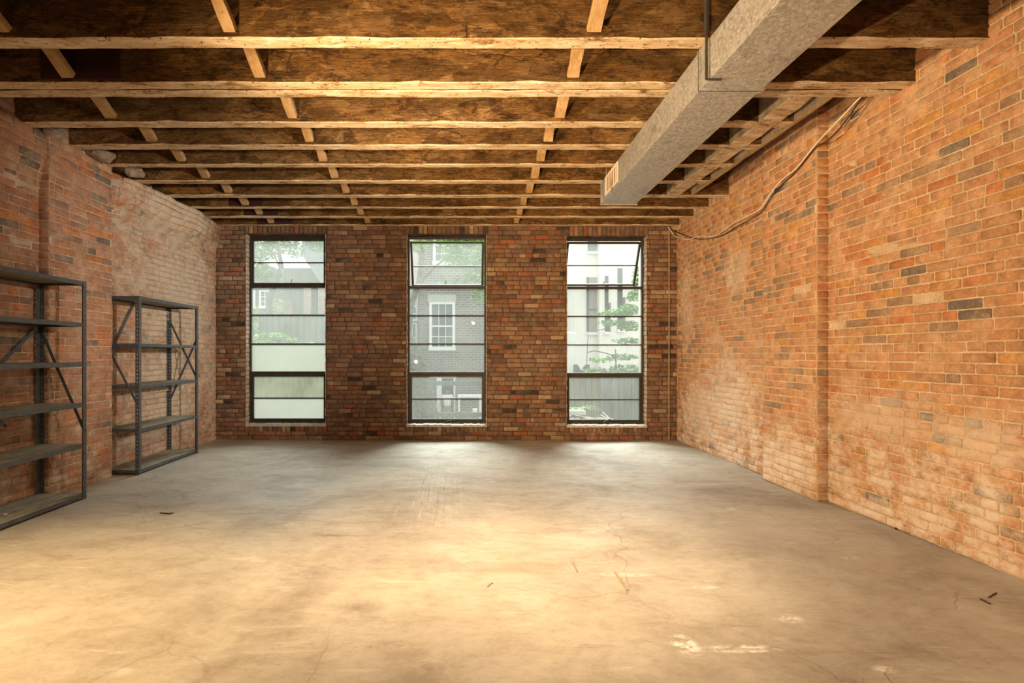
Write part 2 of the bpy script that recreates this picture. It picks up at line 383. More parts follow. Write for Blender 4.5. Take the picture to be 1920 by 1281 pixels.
def concrete():
    M = Mat('worn_concrete')
    n1 = M.noise(0.8, 8, 0.62, None, 0.7); n2 = M.noise(3.2, 8, 0.7, M.scalev((0.8, 1.3, 1)), 0.8); n3 = M.noise(55, 4, 0.7)
    c = M.ramp(n1, [(0.28, (0.29, 0.25, 0.205)), (0.45, (0.39, 0.35, 0.295)), (0.58, (0.47, 0.435, 0.375)), (0.78, (0.56, 0.53, 0.47))])
    c = M.mix(0.75, c, M.ramp(n2, [(0.30, (0.78, 0.75, 0.70)), (0.5, (1, 1, 1)), (0.70, (1.12, 1.13, 1.15))]), 'MULTIPLY')
    c = M.mix(0.4, c, M.ramp(n3, [(0.3, 0.86), (0.7, 1.1)]), 'MULTIPLY')
    n4 = M.noise(11, 8, 0.8, M.scalev((1, 1.6, 1)), 0.6)
    c = M.mix(0.6, c, M.ramp(n4, [(0.32, (0.72, 0.68, 0.62)), (0.5, (1, 1, 1)), (0.68, (1.14, 1.14, 1.14))]), 'MULTIPLY')
    # trowel sweeps and scrapes running diagonally
    rot = M.n('ShaderNodeMapping'); M.l(M.pos, rot.inputs[0]); rot.inputs['Rotation'].default_value = (0, 0, 0.75); rot.inputs['Scale'].default_value = (1.0, 5.5, 1)
    sw = M.noise(1.6, 8, 0.72, rot.outputs[0], 0.6)
    msk = M.rng(M.noise(0.7, 3, 0.5, M.scalev((1, 1, 1), off=(4, 9, 0))), 0.42, 0.62)
    c = M.mix(M.math('MULTIPLY', M.rng(sw, 0.54, 0.68), M.math('MULTIPLY', msk, 0.6)), c, (0.24, 0.18, 0.125))
    c = M.mix(M.math('MULTIPLY', M.rng(sw, 0.44, 0.30), 0.4), c, (0.68, 0.65, 0.60))
    # drag marks towards the middle window
    drag = M.noise(9, 5, 0.8, M.scalev((5.5, 0.16, 1), off=(0.3, 0, 0)))
    dm = M.blob((-0.30, 4.6, 0), 1.5, (3.4, 0.85, 1))
    c = M.mix(M.math('MULTIPLY', M.rng(drag, 0.57, 0.64), M.math('MULTIPLY', dm, 1.3, clamp=True)), c, (0.20, 0.165, 0.125))
    c = M.mix(M.math('MULTIPLY', M.rng(drag, 0.41, 0.35), M.math('MULTIPLY', dm, 1.1, clamp=True)), c, (0.72, 0.69, 0.64))
    for (x, y, d, r, sc, st) in [(675,1140,0,0.16,(1,1.4,1),0.6),(590,1075,0,0.15,(1,1.2,1),0.45),(800,1275,0,0.30,(1,1,1),0.35),(720,1165,0,0.2,(0.6,1.4,1),0.3),
                                 (1210,838,0,0.35,(1,0.7,1),0.4),(1095,826,0,0.25,(1,1,1),0.5),(930,830,0,0.3,(0.8,1,1),0.35),(640,855,0,0.5,(0.4,1,1),0.35),(440,832,0,0.4,(0.5,1,1),0.35),
                                 (230,1230,0,0.16,(1,1.5,1),0.3),(1490,945,0,0.22,(1,1,1),0.4),(300,950,0,0.2,(0.6,1.6,1),0.4),(620,1005,0,0.07,(0.6,1.6,1),0.7),(315,962,0,0.07,(0.5,2,1),0.7),(1725,1220,0,0.18,(0.7,1.6,1),0.4)]:
        dd = F * H / (y - CY)
        b = M.blob(((x - CX) * dd / F, dd, 0), r, sc)
        b = M.math('MULTIPLY', b, M.rng(M.noise(10, 5, 0.75), 0.30, 0.6))
        c = M.mix(M.math('MULTIPLY', b, st, clamp=True), c, (0.16, 0.125, 0.095))
    for (x, y, r, sc, st) in [(1285,1208,0.14,(1.6,1,1),0.9),(1480,1160,0.13,(1.2,2.2,1),0.8),(1395,1215,0.22,(0.8,4.5,1),0.8),(1320,1100,0.12,(1,3.5,1),0.6),(1170,1078,0.22,(0.8,6,1),0.55),(1590,1048,0.1,(0.8,3,1),0.5),(1660,1255,0.08,(1,2,1),0.7),(1370,955,0.12,(1.5,2,1),0.6)]:
        dd = F * H / (y - CY)
        b = M.blob(((x - CX) * dd / F, dd, 0), r, sc)
        b = M.math('MULTIPLY', M.rng(b, 0.05, 0.7), M.rng(M.noise(14, 6, 0.8, M.scalev((1, 2.2, 1))), 0.42, 0.6))
        c = M.mix(M.math('MULTIPLY', b, st, clamp=True), c, (0.82, 0.80, 0.77))
    # hairline cracks, chips and specks
    ck = M.n('ShaderNodeTexVoronoi', feature='DISTANCE_TO_EDGE'); 
    wv = M.n('ShaderNodeVectorMath', operation='ADD'); M.l(M.pos, wv.inputs[0])
    nz = M.n('ShaderNodeTexNoise'); M.l(M.pos, nz.inputs['Vector']); nz.inputs['Scale'].default_value = 2.5; nz.inputs['Detail'].default_value = 6
    sc_ = M.n('ShaderNodeVectorMath', operation='SCALE'); M.l(nz.outputs['Color'], sc_.inputs[0]); sc_.inputs['Scale'].default_value = 0.5
    M.l(sc_.outputs[0], wv.inputs[1]); M.l(wv.outputs[0], ck.inputs['Vector']); ck.inputs['Scale'].default_value = 0.62
    cm = M.math('MULTIPLY', M.rng(ck.outputs['Distance'], 0.006, 0.0015), M.rng(M.noise(0.9, 2, 0.5, M.scalev((1, 1, 1), off=(3, 3, 3))), 0.45, 0.62))
    c = M.mix(M.math('MULTIPLY', cm, 0.22), c, (0.16, 0.11, 0.075))
    spk = M.vor(14)
    c = M.mix(M.math('MULTIPLY', M.rng(spk, 0.045, 0.02), M.rng(M.noise(1.7, 3), 0.5, 0.6)), c, (0.10, 0.07, 0.05))
    h = M.math('ADD', M.math('MULTIPLY', n2, 2.0), M.math('ADD', M.math('MULTIPLY', sw, 1.2), M.math('MULTIPLY', n3, 0.25)))
    h = M.math('SUBTRACT', h, M.math('MULTIPLY', cm, 0.6))
    return M.done(c, M.ramp(n2, [(0.3, 0.75), (0.7, 0.5)]), 0, M.bump(h, 0.35, 0.012), 0.35)
M_FLOOR = concrete()
M_PLASTER = simple('dim_plaster', (0.40, 0.26, 0.16), 0.9, 0, 0.2, 3, 0.3)

def glass(name, haze, tint=(0.25, 0.26, 0.245), streak=0.5, rng_=(0.35, 0.75)):
    """window glass under a film of dust, with rain streaks"""
    M = Mat(name)
    tr = M.n('ShaderNodeBsdfTransparent'); tr.inputs[0].default_value = (0.93, 0.96, 0.94, 1)
    tl = M.n('ShaderNodeBsdfTranslucent'); tl.inputs[0].default_value = (*tint, 1)
    gl = M.n('ShaderNodeBsdfGlossy'); gl.inputs['Roughness'].default_value = 0.012; gl.inputs[0].default_value = (1, 1, 1, 1)
    s1 = M.noise(14, 6, 0.75, M.scalev((5.0, 1, 0.28))); s2 = M.noise(2.3, 5, 0.6)
    f = M.math('ADD', M.math('MULTIPLY', M.math('SUBTRACT', s1, 0.5), streak), M.math('MULTIPLY', M.math('SUBTRACT', s2, 0.5), streak * 0.8))
    f = M.math('ADD', f, haze, clamp=True)
    m1 = M.n('ShaderNodeMixShader'); M.l(f, m1.inputs[0]); M.l(tr.outputs[0], m1.inputs[1]); M.l(tl.outputs[0], m1.inputs[2])
    m2 = M.n('ShaderNodeMixShader'); m2.inputs[0].default_value = 0.008; M.l(m1.outputs[0], m2.inputs[1]); M.l(gl.outputs[0], m2.inputs[2])
    M.l(m2.outputs[0], M.out.inputs[0])
    return M.m
M_GLASS = glass('dusty_glass', 0.17, streak=0.26)
M_GLASS_L = glass('grimy_glass', 0.27, streak=0.35)
M_FROST = glass('frosted_glass', 0.93, (0.36, 0.37, 0.335), 0.10)
M_FROST2 = glass('stained_frosted_glass', 0.88, (0.25, 0.26, 0.21), 0.5)
M_CLEAR = glass('clean_glass', 0.16, streak=0.15)

# ------------------------------------------------------------------ brick walls
def palette(kind, R):
    t = R.random()
    if kind == 'right':
        if t < 0.022: c = (0.22, 0.185, 0.16)
        elif t < 0.10: c = (0.35, 0.24, 0.165)
        elif t < 0.18: c = (0.56, 0.30, 0.12)
        elif t < 0.25: c = (0.52, 0.23, 0.11)
        elif t < 0.6: c = (0.52, 0.285, 0.16)
        else: c = (0.53, 0.31, 0.18)
        j = R.uniform(0.88, 1.08)
    elif kind == 'left':
        if t < 0.04: c = (0.22, 0.18, 0.155)
        elif t < 0.14: c = (0.35, 0.22, 0.17)
        elif t < 0.22: c = (0.52, 0.23, 0.11)
        elif t < 0.65: c = (0.47, 0.255, 0.165)
        else: c = (0.46, 0.275, 0.195)
        j = R.uniform(0.86, 1.12)
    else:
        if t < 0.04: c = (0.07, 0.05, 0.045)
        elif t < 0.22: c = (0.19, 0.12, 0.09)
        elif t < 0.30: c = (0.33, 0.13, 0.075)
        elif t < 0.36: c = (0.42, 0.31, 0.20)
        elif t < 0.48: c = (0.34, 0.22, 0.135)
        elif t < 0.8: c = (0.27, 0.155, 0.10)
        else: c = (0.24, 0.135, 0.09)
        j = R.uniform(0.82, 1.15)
    return tuple(x * j for x in c)

def brick_wall(name, segs, kind, mats, seed, hc=0.0677, bl=0.212, openings=(), soldiers=(), joint=0.010, out=0.006, hdr=7, wob=1.0, mortar_out=0.0):
    """segs: list of (p0, p1, z0, z1, offset function or None); bricks stand on the side to the left of p0->p1 turned by +90 degrees given by n"""
    R = random.Random(seed); m = MB(); cols = []
    def brick(P, a, b, z0, z1, c, prot):
        # P(s, z, o) -> world
        j = joint / 2
        a += j; b -= j; z0 += j; z1 -= j
        if b - a < 0.012 or z1 - z0 < 0.012: return
        k = min(0.0055, (b - a) * 0.25, (z1 - z0) * 0.25)
        def ring(e, o, w):
            pts = []
            A, B, C, D = a + e, b - e, z0 + e, z1 - e
            for (s, z) in ((A + k, C), (B - k, C), (B, C + k), (B, D - k), (B - k, D), (A + k, D), (A, D - k), (A, C + k)):
                pts.append(P(s + R.uniform(-w, w), z + R.uniform(-w, w), o + R.uniform(-w, w) * 0.5))
            return pts
        tilt = R.uniform(-0.0015, 0.0015) * wob
        r0 = ring(0, -0.004, 0.0); r1 = ring(0.0006, prot * 0.55, 0.0012 * wob); r2 = ring(0.0045, prot + tilt, 0.0016 * wob)
        n = 8; vs = r0 + r1 + r2
        fs = []
        for q in (0, 8):
            for i in range(n):
                i2 = (i + 1) % n
                fs.append((q + i, q + i2, q + n + i2, q + n + i))
        fs.append(tuple(16 + i for i in range(n)))
        m.add(vs, fs, 0); cols.extend([c] * 24)
    for si, (p0, p1, zlo, zhi, nrm, off) in enumerate(segs):
        p0 = Vector(p0); p1 = Vector(p1); d = (p1 - p0); L = d.length; d.normalize(); nv = Vector(nrm)
        flip = (d.x * nv.y - d.y * nv.x) > 0      # keep faces turned outward
        def P(s, z, o, p0=p0, d=d, nv=nv, off=off):
            e = o + (off(s, z) if off else 0.0)
            return (p0.x + d.x * s + nv.x * e, p0.y + d.y * s + nv.y * e, z)
        # mortar bed
        S = sorted(set([0.0, L] + [round(i * 0.15, 4) for i in range(1, int(L / 0.15) + 1) if i * 0.15 < L] + [x for o in openings if o[4] == si for x in o[:2]]))
        Z = sorted(set([zlo, zhi] + [round(zlo + i * 0.12, 4) for i in range(1, int((zhi - zlo) / 0.12) + 1)] + [x for o in openings if o[4] == si for x in o[2:4]]))
        Z = [z for z in Z if zlo <= z <= zhi]
        idx = {}; vs = []
        for i, s in enumerate(S):
            for j, z in enumerate(Z):
                idx[i, j] = len(vs); vs.append(P(s, z, mortar_out))
        fs = []
        for i in range(len(S) - 1):
            for j in range(len(Z) - 1):
                sc = (S[i] + S[i+1]) / 2; zc = (Z[j] + Z[j+1]) / 2
                if any(o[4] == si and o[0] < sc < o[1] and o[2] < zc < o[3] for o in openings): continue
                q = (idx[i, j], idx[i+1, j], idx[i+1, j+1], idx[i, j+1])
                fs.append(q if not flip else q[::-1])
        m.add(vs, fs, 1); cols.extend([(0.5, 0.4, 0.3)] * len(vs))
        nc = int(math.ceil((zhi - zlo) / hc))
        for k in range(nc):
            z0 = zlo + k * hc; z1 = min(z0 + hc, zhi)
            if z1 - z0 < 0.03: continue
            if L < 0.25:
                spans = [(0.0, L)]
            else:
                header = (k % hdr == hdr - 2)
                bw = bl / 2 if header else bl
                s = -R.uniform(0.0, bw) if header else -((k % 2) * bl / 2 + R.uniform(0, 0.05))
                spans = []
                while s < L:
                    w = bw * R.uniform(0.93, 1.07)
                    if not header and R.random() < 0.05: w *= 0.5
                    a, b = max(s, 0), min(s + w, L)
                    s += w
                    if b - a > 0.02: spans.append((a, b))
            for (a, b) in spans:
                parts = [(a, b)]
                zm = (z0 + z1) / 2
                for o in openings:
                    if o[4] == si and o[2] < zm < o[3]:
                        nn = []
                        for (u, v) in parts:
                            if v <= o[0] or u >= o[1]: nn.append((u, v)); continue
                            if u < o[0] - 0.025: nn.append((u, o[0]))
                            if v > o[1] + 0.025: nn.append((o[1], v))
                        parts = nn
                for sd in soldiers:
                    if sd[4] == si and sd[2] < zm < sd[3]:
                        nn = []
                        for (u, v) in parts:
                            if v <= sd[0] or u >= sd[1]: nn.append((u, v)); continue
                            if u < sd[0] - 0.025: nn.append((u, sd[0]))
                            if v > sd[1] + 0.025: nn.append((sd[1], v))
                        parts = nn
                for (u, v) in parts:
                    dz = R.uniform(-0.0015, 0.0015) * wob
                    pr = out + R.uniform(-0.003, 0.003) * wob
                    if R.random() < 0.02: pr = out * 0.1
                    brick((lambda s, z, o, P=P: P(s, z, o)), u, v, z0 + dz, z1 + dz, palette(kind, R), pr)
        for sd in soldiers:
            if sd[4] != si: continue
            s = sd[0]
            while s < sd[1] - 0.02:
                w = hc * R.uniform(0.95, 1.05); e = min(s + w, sd[1])
                brick(P, s, e, sd[2], sd[3], palette(kind, R), out + R.uniform(-0.003, 0.003)); s = e
        if flip:
            pass
    o = m.build(name, mats, smooth=True, kind='structure')
    me = o.data
    ca = me.color_attributes.new('bcol', 'FLOAT_COLOR', 'POINT')
    arr = np.ones((len(m.v), 4), dtype=np.float32); arr[:, :3] = np.array(cols, dtype=np.float32)
    ca.data.foreach_set('color', arr.ravel())
    bm = bmesh.new(); bm.from_mesh(me)
    # outward normals: brick islands are open behind, so compare with each segment's normal
    bm.free()
    return o

def sstep(a, b, x):
    t = max(0.0, min(1.0, (x - a) / (b - a))); return t * t * (3 - 2 * t)
TOPZ = 3.445
RZ = random.Random(5)
def ledge(s, z, y0):
    """the rough corbel under the joists on the left wall"""
    y = y0 + s
    w = 0.5 + 0.5 * math.sin(y * 3.1) * 0.3 + 0.25 * math.sin(y * 9.7 + 1)
    up = sstep(2.72, 3.05, z + 0.05 * math.sin(y * 5.0))
    dn = 1 - sstep(3.17, 3.22, z)
    return 0.15 * up * dn * (0.8 + 0.3 * (w - 0.5))
YN = -2.5
left_segs = [
    ((-3.68, YN), (-3.68, 4.30), 0.0, TOPZ, (1, 0), lambda s, z: ledge(s, z, YN) * 0.60),
    ((-3.69, 4.30), (-3.59, 4.30), 0.0, TOPZ, (0, -1), None),
    ((-3.59, 4.30), (-3.59, 5.06), 0.0, TOPZ, (1, 0), None),
    ((-3.59, 5.06), (-3.78, 5.06), 0.0, TOPZ, (0, 1), None),
    ((-3.77, 5.06), (-3.68, 7.42), 0.0, TOPZ, (1, 0), lambda s, z: ledge(s, z, 5.06) * sstep(-0.1, 0.4, s) * (1.55 - 0.9 * sstep(1.6, 2.3, s))),
]
right_segs = [
    ((3.16, 4.31), (3.16, YN), 0.0, TOPZ, (-1, 0), None),
    ((3.06, 4.31), (3.17, 4.31), 0.0, TOPZ, (0, -1), None),
    ((3.06, 5.08), (3.06, 4.31), 0.0, TOPZ, (-1, 0), None),
    ((3.17, 5.08), (3.06, 5.08), 0.0, TOPZ, (0, 1), None),
    ((3.16, 7.42), (3.16, 5.08), 0.0, TOPZ, (-1, 0), None),
]
YB = 7.36
def bx(p): return (p - CX) * YB / F
def bz(p): return H + (CY - p) * YB / F
XL = -3.74
WINS = [(bx(460.5), bx(611), bz(798), bz(438)), (bx(762), bx(913), bz(799), bz(439)), (bx(1062), bx(1213), bz(800), bz(442.5))]
ops = [(w[0] - XL, w[1] - XL, w[2], w[3], 0) for w in WINS]
sold = [(w[0] - XL - 0.02, w[1] - XL + 0.02, w[3], w[3] + 0.15, 0) for w in WINS] + [(w[0] - XL - 0.02, w[1] - XL + 0.02, w[2] - 0.10, w[2], 0) for w in WINS]
wl = brick_wall('wall_left', left_segs, 'left', [M_BL, M_ML], 11, wob=1.3)
wr = brick_wall('wall_right', right_segs, 'right', [M_BR, M_MR], 23, bl=0.216, wob=1.1)
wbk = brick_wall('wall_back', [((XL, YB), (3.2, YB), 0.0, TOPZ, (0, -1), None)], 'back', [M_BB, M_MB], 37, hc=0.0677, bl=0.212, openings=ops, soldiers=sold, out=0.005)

# outer skins that close the room, and the reveals of the window openings
m = MB()
m.box((-4.1, YN - 0.3, -0.2), (-3.82, 7.7, 3.6)); m.build('wall_left_outer', M_ML, kind='structure')
m = MB(); m.box((3.24, YN - 0.3, -0.2), (3.5, 7.7, 3.6)); m.build('wall_right_outer', M_MR, kind='structure')
m = MB(); m.box((-4.1, YN - 0.3, -0.2), (3.5, YN, 3.6)); m.build('wall_rear', M_PLASTER, kind='structure')
m = MB()
xs = [-4.1] + [v for w in WINS for v in w[:2]] + [3.5]
Y0, Y1 = YB + 0.002, 7.62
for i in range(0, 8, 2): m.box((xs[i], Y0, -0.2), (xs[i+1], Y1, 3.6))
for w in WINS:
    m.box((w[0], Y0, -0.2), (w[1], Y1, w[2])); m.box((w[0], Y0, w[3]), (w[1], Y1, 3.6))
m.build('wall_back_core', M_MB, kind='structure')
# reveal bricks
def reveal(w, name):
    segs = []
    R = random.Random(sum(map(ord, name)))
    mm = MB(); cols = []
    for side, x, s in ((0, w[0], 1), (1, w[1], -1)):
        z = w[2]
        while z < w[3] - 0.01:
            z1 = min(z + 0.0677, w[3]); e = R.uniform(0.000, 0.010)
            mm.box((min(x, x + s * (0.004 + e)), YB - 0.003, z + 0.004), (max(x, x + s * (0.004 + e)), YB + 0.12, z1 - 0.004))
            z = z1
    return mm
M_REV = simple('chipped_brick_reveal', (0.42, 0.34, 0.28), 0.9, 0, 0.45, 9, 0.8)
for i, w in enumerate(WINS):
    reveal(w, 'r%d' % i).build('trim_%d' % (i + 1), M_REV, kind='structure', bevel=0.003)

# floor: a slightly uneven slab, raised along the left wall
def floor_z(x, y):
    r = 0.036 * sstep(-2.4, -3.15, x) * (1 - 0.75 * sstep(6.2, 7.3, y)) if x < -2.4 else 0.0
    return r + 0.003 * math.sin(x * 2.1 + y) + 0.002 * math.sin(x * 5 - y * 3.3)
def build_floor():
    m = MB(); nx, ny = 90, 120; vs = []
    x0, x1, y0, y1 = -3.9, 3.3, YN - 0.05, 7.5
    for j in range(ny + 1):
        for i in range(nx + 1):
            x = x0 + (x1 - x0) * i / nx; y = y0 + (y1 - y0) * j / ny
            vs.append((x, y, floor_z(x, y) + 0.004 * sstep(7.2, 7.35, y) ))
    fs = [(j * (nx + 1) + i, j * (nx + 1) + i + 1, (j + 1) * (nx + 1) + i + 1, (j + 1) * (nx + 1) + i) for j in range(ny) for i in range(nx)]
    m.add(vs, fs)
    return m.build('floor', M_FLOOR, smooth=True, kind='structure')
build_floor()
m = MB(); m.box((-4.1, YN - 0.3, -0.35), (3.5, 7.65, -0.06)); m.build('floor_slab', M_FLOOR, kind='structure')
m = MB(); m.box((-4.1, YN - 0.3, 3.443), (3.5, 7.7, 3.62)); m.build('ceiling', M_SUB, kind='structure')

# ------------------------------------------------------------------ joists
JB = H + 1.90
JT = 3.44
def timber(x0, x1, y0, y1, z0, z1, seed, step=0.16, jit=0.002, axis='x', low=0.0):
    """rough sawn timber: underside is material 1"""
    R = random.Random(seed); m = MB()
    n = max(2, int((x1 - x0) / step)); c = 0.005
    rings = []; vs = []
    for i in range(n + 1):
        t = x0 + (x1 - x0) * i / n
        ja, jb, jc = (R.uniform(-jit, jit) for _ in range(3))
        ch = c + (R.random() ** 5) * 0.012; ch2 = c + (R.random() ** 5) * 0.012
        prof = [(y0 + ch + ja, z0 + jc), (y1 - ch2 + jb, z0 + jc), (y1 + jb, z0 + ch2 + jc), (y1 + jb * .5, z1), (y0 + ja * .5, z1), (y0 + ja, z0 + ch + jc)]
        for (u, z) in prof:
            vs.append((t, u, z) if axis == 'x' else (u, t, z))
    k = 6; fs = []; ms = []
    for i in range(n):
        for q in range(k):
            q2 = (q + 1) % k
            f = (i * k + q, i * k + q2, (i + 1) * k + q2, (i + 1) * k + q)
            fs.append(f if axis != 'x' else f[::-1]); ms.append(1 if q in (0, 5, 1) else 0)
    fs.append(tuple(range(k))); ms.append(0); fs.append(tuple(n * k + q for q in range(k))[::-1]); ms.append(0)
    m.add(vs, fs); m.m = ms
    return m
XJ0, XJ1 = -3.70, 3.20
J = [('J0', 2.51, 2.612), ('J1', 2.985, 3.088), ('J2', 3.47, 3.562), ('J2b', 3.580, 3.672), ('J3', 4.06, 4.165), ('J4', 4.504, 4.612), ('J5', 4.958, 5.045),
     ('J6', 5.43, 5.53), ('J7', 5.92, 6.02), ('J8', 6.40, 6.475), ('J9', 6.834, 6.925), ('J10', 7.275, 7.350)]
ORD = {'J0': 'weathered timber ceiling joist just above the picture\u2019s top edge',
       'J1': 'nearest visible timber ceiling joist, one bay in front of the doubled joist',
       'J2': 'front ply of the doubled ceiling joist, its underside peppered with nail holes',
       'J2b': 'back ply of the doubled ceiling joist, crossing the duct at its seam',
       'J3': 'ceiling joist one bay behind the doubled joist',
       'J4': 'ceiling joist two bays behind the doubled joist, its left end over a broken brick pocket',
       'J5': 'ceiling joist three bays behind the doubled joist',
       'J6': 'ceiling joist four bays behind the doubled joist, just above the duct grille',
       'J7': 'ceiling joist that carries the far end of the pitted longitudinal beam',
       'J8': 'third ceiling joist out from the window wall',
       'J9': 'second ceiling joist out from the window wall, patched with white lime',
       'J10': 'last ceiling joist, tight against the window wall above the soldier bricks'}
for i, (nm, y0, y1) in enumerate(J):
    if nm == 'J0': ORD[nm] = 'weathered ceiling joist closest to the camera, above the frame edge'
    x1 = 2.405 if nm in ('J3', 'J4', 'J5', 'J6') else (XJ1 if nm not in ('J10',) else 3.18)
    o = timber(XJ0, x1, y0, y1, JB, JT, 100 + i).build('ceiling_joist', [M_WS, M_WB])
    tag(o, ORD[nm], 'joist', 'timber joists across the ceiling')
LB = {'J3': 'short joist stub between beam and board, nearest the doubled joist', 'J4': 'short joist stub between beam and board, second behind the doubled joist',
      'J5': 'short joist stub between beam and board, third behind the doubled joist', 'J6': 'short joist stub between beam and board, farthest from the doubled joist'}
for i, (nm, y0, y1) in enumerate(J):
    if nm in LB:
        o = timber(2.585, 2.695, y0, y1, JB, JT, 300 + i, 0.05).build('joist_stub', [M_WS, M_WB])
        tag(o, LB[nm], 'joist', 'joist stubs beside the duct')
# longitudinal beam and board right of the duct
o = timber(3.68, 5.91, 2.41, 2.58, JB - 0.004, JT, 401, 0.12, 0.006, 'y').build('trimmer_beam', [M_GREYBOARD, M_BEAM])
tag(o, 'pitted pale timber beam running from the doubled joist towards the windows beside the duct', 'beam')
o = timber(3.68, 5.91, 2.70, 2.735, JB - 0.002, JT, 402, 0.12, 0.003, 'y').build('trimmer_board', [M_GREYBOARD, M_ST])
tag(o, 'thin grey plank on edge between the pitted beam and the orange brick wall', 'plank')

# bridging struts: from the foot of one joist up to the head of the one before
def strut(x, ya, yb, w, seed, label, lean=0.0, grp=None):
    """from the head at ya to the foot at yb"""
    R = random.Random(seed)
    m = MB()
    zh, zf = JT - 0.04, JB + 0.035
    p = Vector((x + lean, ya + 0.004, zh)); q = Vector((x, yb - 0.024, zf))
    d = q - p; n = 5; vs = []
    side = Vector((1, 0, 0)); up = side.cross(d.normalized())
    for i in range(n + 1):
        c = p + d * (i / n); a = w / 2 + R.uniform(-0.003, 0.003); b = 0.022 + R.uniform(-0.002, 0.002)
        for s, t in ((-1, -1), (1, -1), (1, 1), (-1, 1)): vs.append(c + side * s * a + up * t * b)
    fs = []
    for i in range(n):
        for k in range(4):
            k2 = (k + 1) % 4; fs.append((i * 4 + k, i * 4 + k2, i * 4 + 4 + k2, i * 4 + 4 + k))
    fs += [(3, 2, 1, 0), tuple(n * 4 + k for k in range(4))]
    m.add(vs, fs)
    o = m.build('bridging_strut', M_ST, bevel=0.002)
    return tag(o, label, 'brace', grp)
bays = [('J0', 'J1'), ('J1', 'J2'), ('J2b', 'J3'), ('J3', 'J4'), ('J4', 'J5'), ('J5', 'J6'), ('J6', 'J7'), ('J7', 'J8'), ('J8', 'J9'), ('J9', 'J10')]
JD = {a: (b, c) for a, b, c in J}
BN = ['in the bay nearest the camera', 'in the bay just before the doubled joist', 'in the first bay behind the doubled joist', 'in the second bay behind the doubled joist',
      'in the third bay behind the doubled joist', 'in the fourth bay behind the doubled joist', 'in the fifth bay behind the doubled joist', 'in the bay third from the window wall', 'in the bay second from the window wall', 'in the bay against the window wall']
ROWS = [('duct side', 0.765, 0.078, 0, {}), ('middle', -1.402, 0.075, 0, {}), ('shelving side', -2.80, 0.085, 0, {0: -2.74, 1: -2.74, 2: -2.87})]
for ri, (rn, x, w, ln, dx) in enumerate(ROWS):
    for bi, (a, b) in enumerate(bays):
        xx = dx.get(bi, x) + random.Random(ri * 20 + bi).uniform(-0.012, 0.012)
        strut(xx, JD[a][1], JD[b][0], w, ri * 50 + bi, 'wooden bridging strut of the %s row, %s' % (rn, BN[bi]), random.Random(bi + ri * 7).uniform(-0.01, 0.01), 'bridging struts, %s row' % rn)
# dark boards nailed on joist faces
for (nm, xa, xb, za, zb, lab) in [('J2', -2.95, -2.40, JB + 0.02, JT - 0.01, 'dark maroon board nailed on the doubled joist above the shelving'),
                                  ('J8', -3.02, -2.60, JB + 0.015, JT - 0.02, 'dark maroon board on the third joist from the window wall'),
                                  ('J9', -3.02, -2.56, JB + 0.015, JT - 0.02, 'dark maroon board on the second joist from the window wall'),
                                  ('J10', -3.02, -2.50, JB + 0.015, JT - 0.02, 'dark maroon board on the joist against the window wall')]:
    y = JD[nm][0]; m = MB(); m.box((xa, y - 0.014, za), (xb, y - 0.003, zb))
    tag(m.build('nailed_board', M_TAR, bevel=0.002), lab, 'board', 'maroon boards nailed to the joists')

# broken brick and mortar lumps in the pockets where joists enter the left wall
def lump(name, c, r, seed, mat, lab, cat, grp=None):
    R = random.Random(seed); bm = bmesh.new(); bmesh.ops.create_icosphere(bm, subdivisions=3, radius=1.0)
    ph = [R.uniform(0, 6) for _ in range(6)]
    for v in bm.verts:
        p = v.co; k = 1 + 0.16 * math.sin(p.x * 4 + ph[0]) + 0.13 * math.sin(p.y * 5 + ph[1]) + 0.12 * math.sin(p.z * 6 + ph[2]) + 0.07 * math.sin(p.x * 11 + p.y * 9 + ph[3])
        v.co = Vector((p.x * r[0], p.y * r[1], p.z * r[2])) * k + Vector(c)
    me = bpy.data.meshes.new(name); bm.to_mesh(me); bm.free(); me.materials.append(mat)
    o = bpy.data.objects.new(name, me); COL.objects.link(o)
    return tag(o, lab, cat, grp)

for (c, r, sd_, lab) in [((-3.60, 4.335, 3.235), (0.10, 0.08, 0.07), 1, 'broken brick lump on the left wall top between the third and fourth visible joists'),
                         ((-3.52, 4.79, 3.215), (0.09, 0.13, 0.06), 2, 'rounded mortar lump on the left wall top above the brick pier'),
                         ((-3.50, 5.24, 3.225), (0.11, 0.12, 0.07), 3, 'larger crumbling mortar lump on the left wall top just past the brick pier')]:
    lump('mortar_lump', c, r, sd_, M_PARGE, lab, 'rubble', 'mortar lumps on the wall top')

